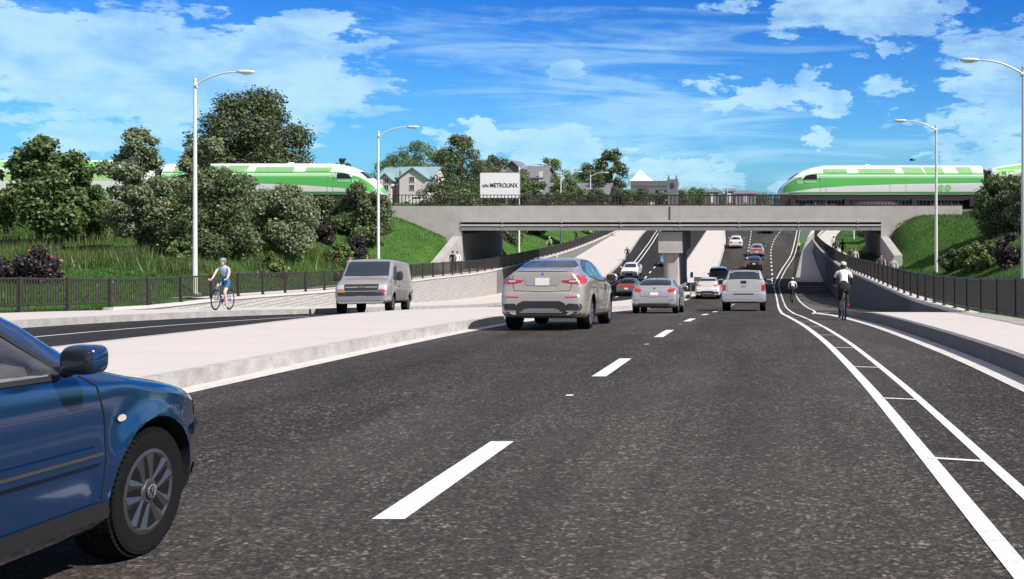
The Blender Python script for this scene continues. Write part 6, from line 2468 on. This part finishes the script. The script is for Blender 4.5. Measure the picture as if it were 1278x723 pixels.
def grip_fingers(hx, hy, hz, s, L=.07):
    """four unequal fingers curled over a bar running along x, and a thumb under it"""
    out = []
    for k, f in enumerate((.86, 1.0, .95, .76)):
        x = hx + (k - 1.5) * .021
        out.append(([(x, hy - .02, hz + .02), (x, hy + .025, hz + .028), (x, hy + .045 * f, hz + .002), (x, hy + .030 * f, hz - .028)], [.0105, .0100, .0092, .007]))
    out.append(([(hx - s * .03, hy - .02, hz), (hx - s * .05, hy + .012, hz - .022), (hx - s * .03, hy + .03, hz - .032)], [.012, .011, .008]))
    return out


def hang_fingers(hx, hy, hz, s):
    out = []
    for k, f in enumerate((.86, 1.0, .95, .76)):
        y = hy + (1.5 - k) * .020
        out.append(([(hx, y, hz + .02), (hx, y, hz - .03 * f), (hx - s * .008, y + .004, hz - .06 * f), (hx - s * .022, y + .008, hz - .085 * f)], [.0105, .0098, .009, .006]))
    out.append(([(hx - s * .004, hy + .02, hz + .03), (hx - s * .012, hy + .05, hz - .005), (hx - s * .018, hy + .055, hz - .04)], [.012, .011, .008]))
    return out


# slots: 0 skin 1 top 2 lower body 3 shoes 4 sleeves/forearm
def rider_mesh(bare=False, shorts=False, female=False):
    w = .165 if female else .195
    J = {'pelvis': (0, -.20, 1.00, .128 if not female else .122), 'waist': (0, -.11, 1.17, .118 if not female else .098), 'chest': (0, .0, 1.36, .140 if not female else .115), 'chest_top': (0, .06, 1.46, .105 if not female else .09)}
    head_joints(J, 0, .15, 1.55, 1.0 if not female else .95)
    B = [('pelvis', 'waist', 2), ('waist', 'chest', 1), ('chest', 'chest_top', 1), ('chest_top', 'neck', 0), ('neck', 'jaw', 0), ('jaw', 'skull', 0), ('skull', 'crown', 0)]
    B[0] = ('pelvis', 'waist', 2)
    k = .85 if female else 1.0
    for s, n in ((-1, 'l'), (1, 'r')):
        J['sh' + n] = (s * w, .07, 1.44, .062 * k)
        J['up' + n] = (s * (w + .05), .12, 1.34, .054 * k)
        J['el' + n] = (s * (w + .085), .20, 1.19, .041 * k)
        J['fa' + n] = (s * (w + .08), .31, 1.09, .036 * k)
        J['wr' + n] = (s * .265, .40, 1.045, .027 * k)
        J['pa' + n] = (s * .262, .455, 1.035, .033 * k)
        slv = 0 if bare else 4
        B += [('chest_top', 'sh' + n, 1), ('sh' + n, 'up' + n, 1 if not bare else 0), ('up' + n, 'el' + n, slv), ('el' + n, 'fa' + n, slv), ('fa' + n, 'wr' + n, slv), ('wr' + n, 'pa' + n, 0)]
        J['hip' + n] = (s * .095, -.17, .965, .095)
        hi = s > 0           # right pedal up, left pedal down
        kn = (s * .115, .235, .80) if hi else (s * .105, .15, .60)
        an = (s * .125, .07, .44) if hi else (s * .125, .02, .16)
        J['th' + n] = (s * .11, (kn[1] - .17) / 2 + .02, (kn[2] + .965) / 2, .078)
        J['kn' + n] = (*kn, .056)
        J['ca' + n] = (an[0], kn[1] + (an[1] - kn[1]) * .4 - .02, kn[2] + (an[2] - kn[2]) * .4, .053)
        J['an' + n] = (*an, .036)
        J['he' + n] = (an[0], an[1] - .03, an[2] - .06, .038)
        J['ba' + n] = (an[0], an[1] + .10, an[2] - .075, .036)
        J['to' + n] = (an[0], an[1] + .17, an[2] - .075, .026)
        lg = 0 if shorts else 2
        B += [('pelvis', 'hip' + n, 2), ('hip' + n, 'th' + n, 2), ('th' + n, 'kn' + n, lg), ('kn' + n, 'ca' + n, lg), ('ca' + n, 'an' + n, 0 if shorts else 2), ('an' + n, 'he' + n, 3), ('he' + n, 'ba' + n, 3), ('ba' + n, 'to' + n, 3)]
    me = skin_body(J, B, [SK, C_WHITE, C_BLACK, C_SHOE, C_BLACK])
    tubes = face_bits(0, .15, 1.55)
    for s in (-1, 1):
        tubes += grip_fingers(s * .262, .465, 1.035, s)
    append_tubes(me, tubes, 0)
    return me


def with_mats(me, mats):
    m = me.copy()
    for i, q in enumerate(mats):
        m.materials[i] = q
    return m


def bike_parts(frame_m):
    r = thing('bicycle', (0, 0, 0), '', 'bicycle')
    R = .335
    for y in (-.50, .55):
        w = MB().path([(0, y + R * math.cos(a), R + .02 + R * math.sin(a)) for a in np.linspace(0, 2 * PI, 40, endpoint=False)], .021, 8, closed=True).build('wheel', M_TYRE, r, 60)
        MB().path([(0, y + (R - .03) * math.cos(a), R + .02 + (R - .03) * math.sin(a)) for a in np.linspace(0, 2 * PI, 40, endpoint=False)], .010, 6, closed=True).build('rim', M_CHROME, w, 60)
        sp = MB()
        for k in range(16):
            a = 2 * PI * k / 16
            sp.tube((.02 * (-1) ** k, y, R + .02), (0, y + (R - .03) * math.cos(a), R + .02 + (R - .03) * math.sin(a)), .0022, n=4)
        sp.tube((-.05, y, R + .02), (.05, y, R + .02), .022)
        sp.build('spokes', M_CHROME, w, 60)
    bb, st, ht, hb = (0, -.03, .30), (0, -.20, .80), (0, .34, .84), (0, .38, .66)
    f = MB().tube(bb, st, .018).tube(bb, hb, .022).tube((0, -.185, .76), ht, .018).tube(ht, hb, .022)
    for s in (-1, 1):
        f.path([(s * .05, -.50, .355), (s * .012, -.05, .30)], .010, 6)
        f.path([(s * .05, -.50, .355), (s * .012, -.19, .76)], .009, 6)
    f.build('frame', frame_m, r, 50)
    fk = MB()
    for s in (-1, 1):
        fk.path([(s * .02, .38, .66), (s * .05, .42, .60), (s * .05, .55, .355)], .013, 6)
    fk.tube(hb, (0, .33, .98), .016)
    fk.build('fork', M_PLAST, r, 50)
    MB().path([(-.30, .45, 1.02), (-.20, .44, 1.02), (-.05, .37, 1.0), (.05, .37, 1.0), (.20, .44, 1.02), (.30, .45, 1.02)], .013, 8).build('handlebar', M_PLAST, r, 50)
    MB().tube(st, (0, -.23, .90), .014).ell((0, -.25, .905), (.075, .13, .03), 14, 8).ell((0, -.10, .90), (.025, .10, .022), 10, 6).build('saddle', M_PLAST, r, 50)
    c = MB().lathe([(.085, -.004), (.095, 0), (.085, .004)], (.045, -.03, .30), (1, 0, 0), 20)
    c.tube((.06, -.03, .30), (.075, .06, .40), .012).tube((-.06, -.03, .30), (-.075, -.0, .135), .012).tube((-.06, -.03, .30), (.06, -.03, .30), .016)
    c.build('crank', M_RIM, r, 40)
    for s, y, z in ((1, .07, .385), (-1, .02, .10)):
        MB().box(s * .125 - .05, s * .125 + .05, y - .035, y + .05, z - .014, z + .008).build('pedal', M_PLAST, r)
    MB().ell((0, -.30, .78), (.03, .018, .03), 8, 6).build('reflector', M_TAIL, r, 60)
    return r


def helmet(root, hx, hy, hz, m):
    h = MB().ell((hx, hy - .012, hz + .175), (.105, .135, .085), 18, 10).build('helmet', m, root, 60)
    mb = MB()
    for x in (-.05, 0, .05):
        mb.path([(hx + x, hy + .09 * 1, hz + .235 - abs(x) * .2), (hx + x * 1.1, hy - .01, hz + .263 - abs(x) * .25), (hx + x, hy - .11, hz + .235 - abs(x) * .2)], .012, 6)
    mb.build('helmet_vent', C_BLACK, h, 60)
    MB().path([(hx - .085, hy, hz + .12), (hx - .05, hy + .02, hz + .0), (hx, hy + .04, hz - .015), (hx + .05, hy + .02, hz + .0), (hx + .085, hy, hz + .12)], .006, 5).build('helmet_strap', C_BLACK, h, 60)


BIKE = None


def cyclist(X, Z, away, me, label, bike_label, frame_m, helm=HELM, hair=None, z=None, prof=None, up=0.0, face=False, group='cyclists', yaw=0.0, sc=1.0, extra=None):
    global BIKE
    zz = -float((prof or D)(Z)) + up
    sl_ = float((prof or D)(Z + .5)) - float((prof or D)(Z - .5))
    pit = -math.atan(sl_) if away else math.atan(sl_)
    rot = (pit, 0, (0 if away else PI) + yaw)
    b = bike_parts(frame_m)
    b.location = (X, Z, zz)
    b.rotation_euler = rot
    b.scale = (sc,) * 3
    tag(b, bike_label, 'bicycle', 'bicycles being ridden')
    p = link(bpy.data.objects.new('person', me))
    p.location = (X, Z, zz)
    p.rotation_euler = rot
    p.scale = (sc,) * 3
    tag(p, label, 'cyclist', group)
    if helm is not None:
        helmet(p, 0, .15, 1.55, helm)
    if hair is not None:
        mb = MB().ell((0, .10, 1.66), (.088, .09, .10), 14, 9)
        if hair is HAIRB or face:
            mb.ell((.0, .055, 1.52), (.07, .05, .13), 12, 8)
        mb.build('hair', hair, p, 60)
    if face:
        face_parts(p, 0, .15, 1.55)
    return p


rm = rider_mesh()
rf = rider_mesh(bare=True, shorts=True, female=True)
m_white = with_mats(rm, [SK, C_WHITE, C_BLACK, C_SHOE, C_BLACK])
c1 = cyclist(2.28, 30.2, True, m_white, 'cyclist in white top, dark trousers and white helmet riding away on the right', 'bicycle under the large white-topped cyclist on the right', C_GREY, hair=HAIR, sc=.94)
MB().path([(.125 + .043 * math.cos(a), .065 + .043 * math.sin(a), .47) for a in np.linspace(0, 2 * PI, 14, endpoint=False)], .02, 6, closed=True).build('ankle_band', C_RED, c1, 60)
cyclist(1.95, 74, True, with_mats(rm, [SK, C_WHITE, C_BLACK, C_SHOE, C_WHITE]), 'smaller cyclist in white ahead on the cycle lane before the bridge shadow', 'bicycle of the smaller white cyclist before the bridge shadow', C_GREY, hair=HAIR)
cyclist(4.1, 128, True, with_mats(rm, [SK, C_LIME, C_BLACK, C_RED, C_LIME]), 'tiny cyclist in a lime green top by the green cycle lane', 'bicycle of the tiny lime green cyclist', C_RED, hair=HAIR)
cyclist(-16.0, 121, False, with_mats(rm, [SK, C_GREY, C_BLACK, C_SHOE, C_GREY]), 'dark dressed cyclist on the far left carriageway beside the pale strip', 'bicycle of the dark cyclist on the far left carriageway', C_BLACK, hair=HAIR, helm=None)
w_ = with_mats(rf, [SKP, C_LBLUE, C_BLUE, C_LGREY, SKP])
cyclist(-18.75, 36.0, False, w_, 'woman cyclist in a blue sleeveless top and shorts with grey helmet', 'blue bicycle ridden by the woman on the left track', C_BLUE, helm=HELMG, hair=HAIRB, up=.185, face=True, yaw=.06)
for x, Z, lb, tops in ((-24.0, 116, 'cyclist on the left path seen under the bridge, nearest the abutment', C_LGREY), (-24.1, 133, 'cyclist in dark clothes in the middle of the left path beyond the bridge', C_GREY), (-24.0, 148, 'farthest cyclist up the left path beyond the bridge', C_BLACK)):
    cyclist(x, Z, False, with_mats(rm, [SK, tops, C_BLACK, C_SHOE, tops]), lb, 'bicycle of the ' + lb[:60].replace('cyclist ', 'rider '), C_GREY, prof=_PL, hair=HAIR, helm=None if tops is C_BLACK else HELM)


def walker_mesh(step=.22):
    J = {'pelvis': (0, 0, .95, .125), 'waist': (0, 0, 1.10, .112), 'chest': (0, 0, 1.29, .135), 'chest_top': (0, 0, 1.40, .10)}
    head_joints(J, 0, .02, 1.52)
    B = [('pelvis', 'waist', 1), ('waist', 'chest', 1), ('chest', 'chest_top', 1), ('chest_top', 'neck', 0), ('neck', 'jaw', 0), ('jaw', 'skull', 0), ('skull', 'crown', 0)]
    for s, n in ((-1, 'l'), (1, 'r')):
        f = s * step
        J['sh' + n] = (s * .19, 0, 1.40, .062)
        J['el' + n] = (s * .25, -.02 - f * .5, 1.13, .042)
        J['wr' + n] = (s * .255, .06 - f * .8, .90, .028)
        J['pa' + n] = (s * .25, .08 - f * .8, .83, .034)
        B += [('chest_top', 'sh' + n, 1), ('sh' + n, 'el' + n, 4), ('el' + n, 'wr' + n, 4), ('wr' + n, 'pa' + n, 0)]
        J['hip' + n] = (s * .095, 0, .90, .095)
        J['kn' + n] = (s * .10, f * .55 + .03, .50, .058)
        J['ca' + n] = (s * .10, f * .8 - .04, .33, .052)
        J['an' + n] = (s * .10, f - .02, .09, .036)
        J['ba' + n] = (s * .105, f + .10, .035, .034)
        J['to' + n] = (s * .105, f + .17, .03, .024)
        B += [('pelvis', 'hip' + n, 2), ('hip' + n, 'kn' + n, 2), ('kn' + n, 'ca' + n, 2), ('ca' + n, 'an' + n, 2), ('an' + n, 'ba' + n, 3), ('ba' + n, 'to' + n, 3)]
    me = skin_body(J, B, [SK, C_WHITE, C_BLACK, C_SHOE, C_WHITE])
    t = face_bits(0, .02, 1.52)
    for s in (-1, 1):
        t += hang_fingers(s * .25, .09 - s * step * .8, .81, s)
    append_tubes(me, t, 0)
    return me


wm = walker_mesh()


def walker(X, Z, rz, mats, label, hair=HAIR, prof=_PR, sc=1.0):
    p = link(bpy.data.objects.new('person', with_mats(wm, mats)))
    p.location = (X, Z, -float(prof(Z)) + (.015 if prof is _PL else -.295))
    p.rotation_euler = (0, 0, rz)
    p.scale = (sc,) * 3
    tag(p, label, 'person', 'people walking on the footpaths')
    MB().ell((0, .005, 1.675), (.092, .10, .09), 14, 9).ell((0, -.03, 1.62), (.085, .07, .10), 12, 8).build('hair', hair, p, 60)
    face_parts(p, 0, .02, 1.52)
    return p


walker(7.3, 111, 0, [SK, C_WHITE, C_BLACK, C_SHOE, C_WHITE], 'walker in a white shirt on the right path, farthest beyond the bridge')
walker(7.1, 104.5, 0, [SK, C_GREY, C_BLACK, C_SHOE, C_GREY], 'walker in grey behind the fence, left of the pair beyond the bridge')
walker(7.6, 102.5, .2, [SK, C_BLACK, C_GREY, C_SHOE, C_BLACK], 'walker in black behind the fence just beyond the right abutment', HAIRB)
walker(6.75, 82, PI, [SK, C_BLACK, C_BLACK, C_SHOE, C_BLACK], 'walker in black under the bridge against the grass')
walker(6.95, 80.5, PI, [SK, C_LGREY, C_BLACK, C_SHOE, C_LGREY], 'walker in pale grey next to the one in black under the bridge', HAIRB)
walker(6.9, 62, PI, [SK, C_GREY, C_BLACK, C_SHOE, SK], 'walker in dark grey behind the right fence in front of the abutment')
walker(6.75, 55, PI - .2, [SK, C_LGREY, C_GREY, C_SHOE, C_LGREY], 'walker in pale grey by the lower end of the right wing wall', HAIRB)
walker(-24.3, 81, PI, [SK, C_BLACK, C_BLACK, C_SHOE, C_BLACK], 'walker in black at the left wing wall behind the fence', prof=_PL)
walker(-23.75, 80.4, PI, [SK, C_WHITE, C_BLACK, C_SHOE, C_WHITE], 'walker in white beside the one in black at the left wing wall', HAIRB, prof=_PL)
walker(-23.9, 60, PI, [SK, C_LGREY, C_BLACK, C_SHOE, SK], 'person in pale grey behind the fence at the left of the grey van', prof=_PL)
walker(-23.4, 61.2, PI + .5, [SK, C_WHITE, C_LGREY, C_SHOE, C_WHITE], 'person in white right behind the grey van windscreen', HAIRB, prof=_PL)

# stray birds over the trains
for px, py, Z, lb in ((1138, 200, 120, 'small dark bird above the roof of the right locomotive'),):
    b = thing('bird', (px2x(px, Z), Z, px2z(py, Z)), lb, 'bird')
    MB().ell((0, 0, 0), (.32, .10, .09), 12, 8).ell((.33, 0, .03), (.10, .07, .07), 10, 6).lathe([(.02, 0), (0, .12)], (.42, 0, .03), (1, 0, 0), 8).build('body', C_BLACK, b, 60)
    for s in (-1, 1):
        MB().add([(.12, s * .05, .03), (-.12, s * .05, .03), (-.22, s * .45, .14), (.02, s * .55, .17), (-.1, s * .85, .10)], [(0, 1, 2, 3), (3, 2, 4)]).build('wing', C_BLACK, b)
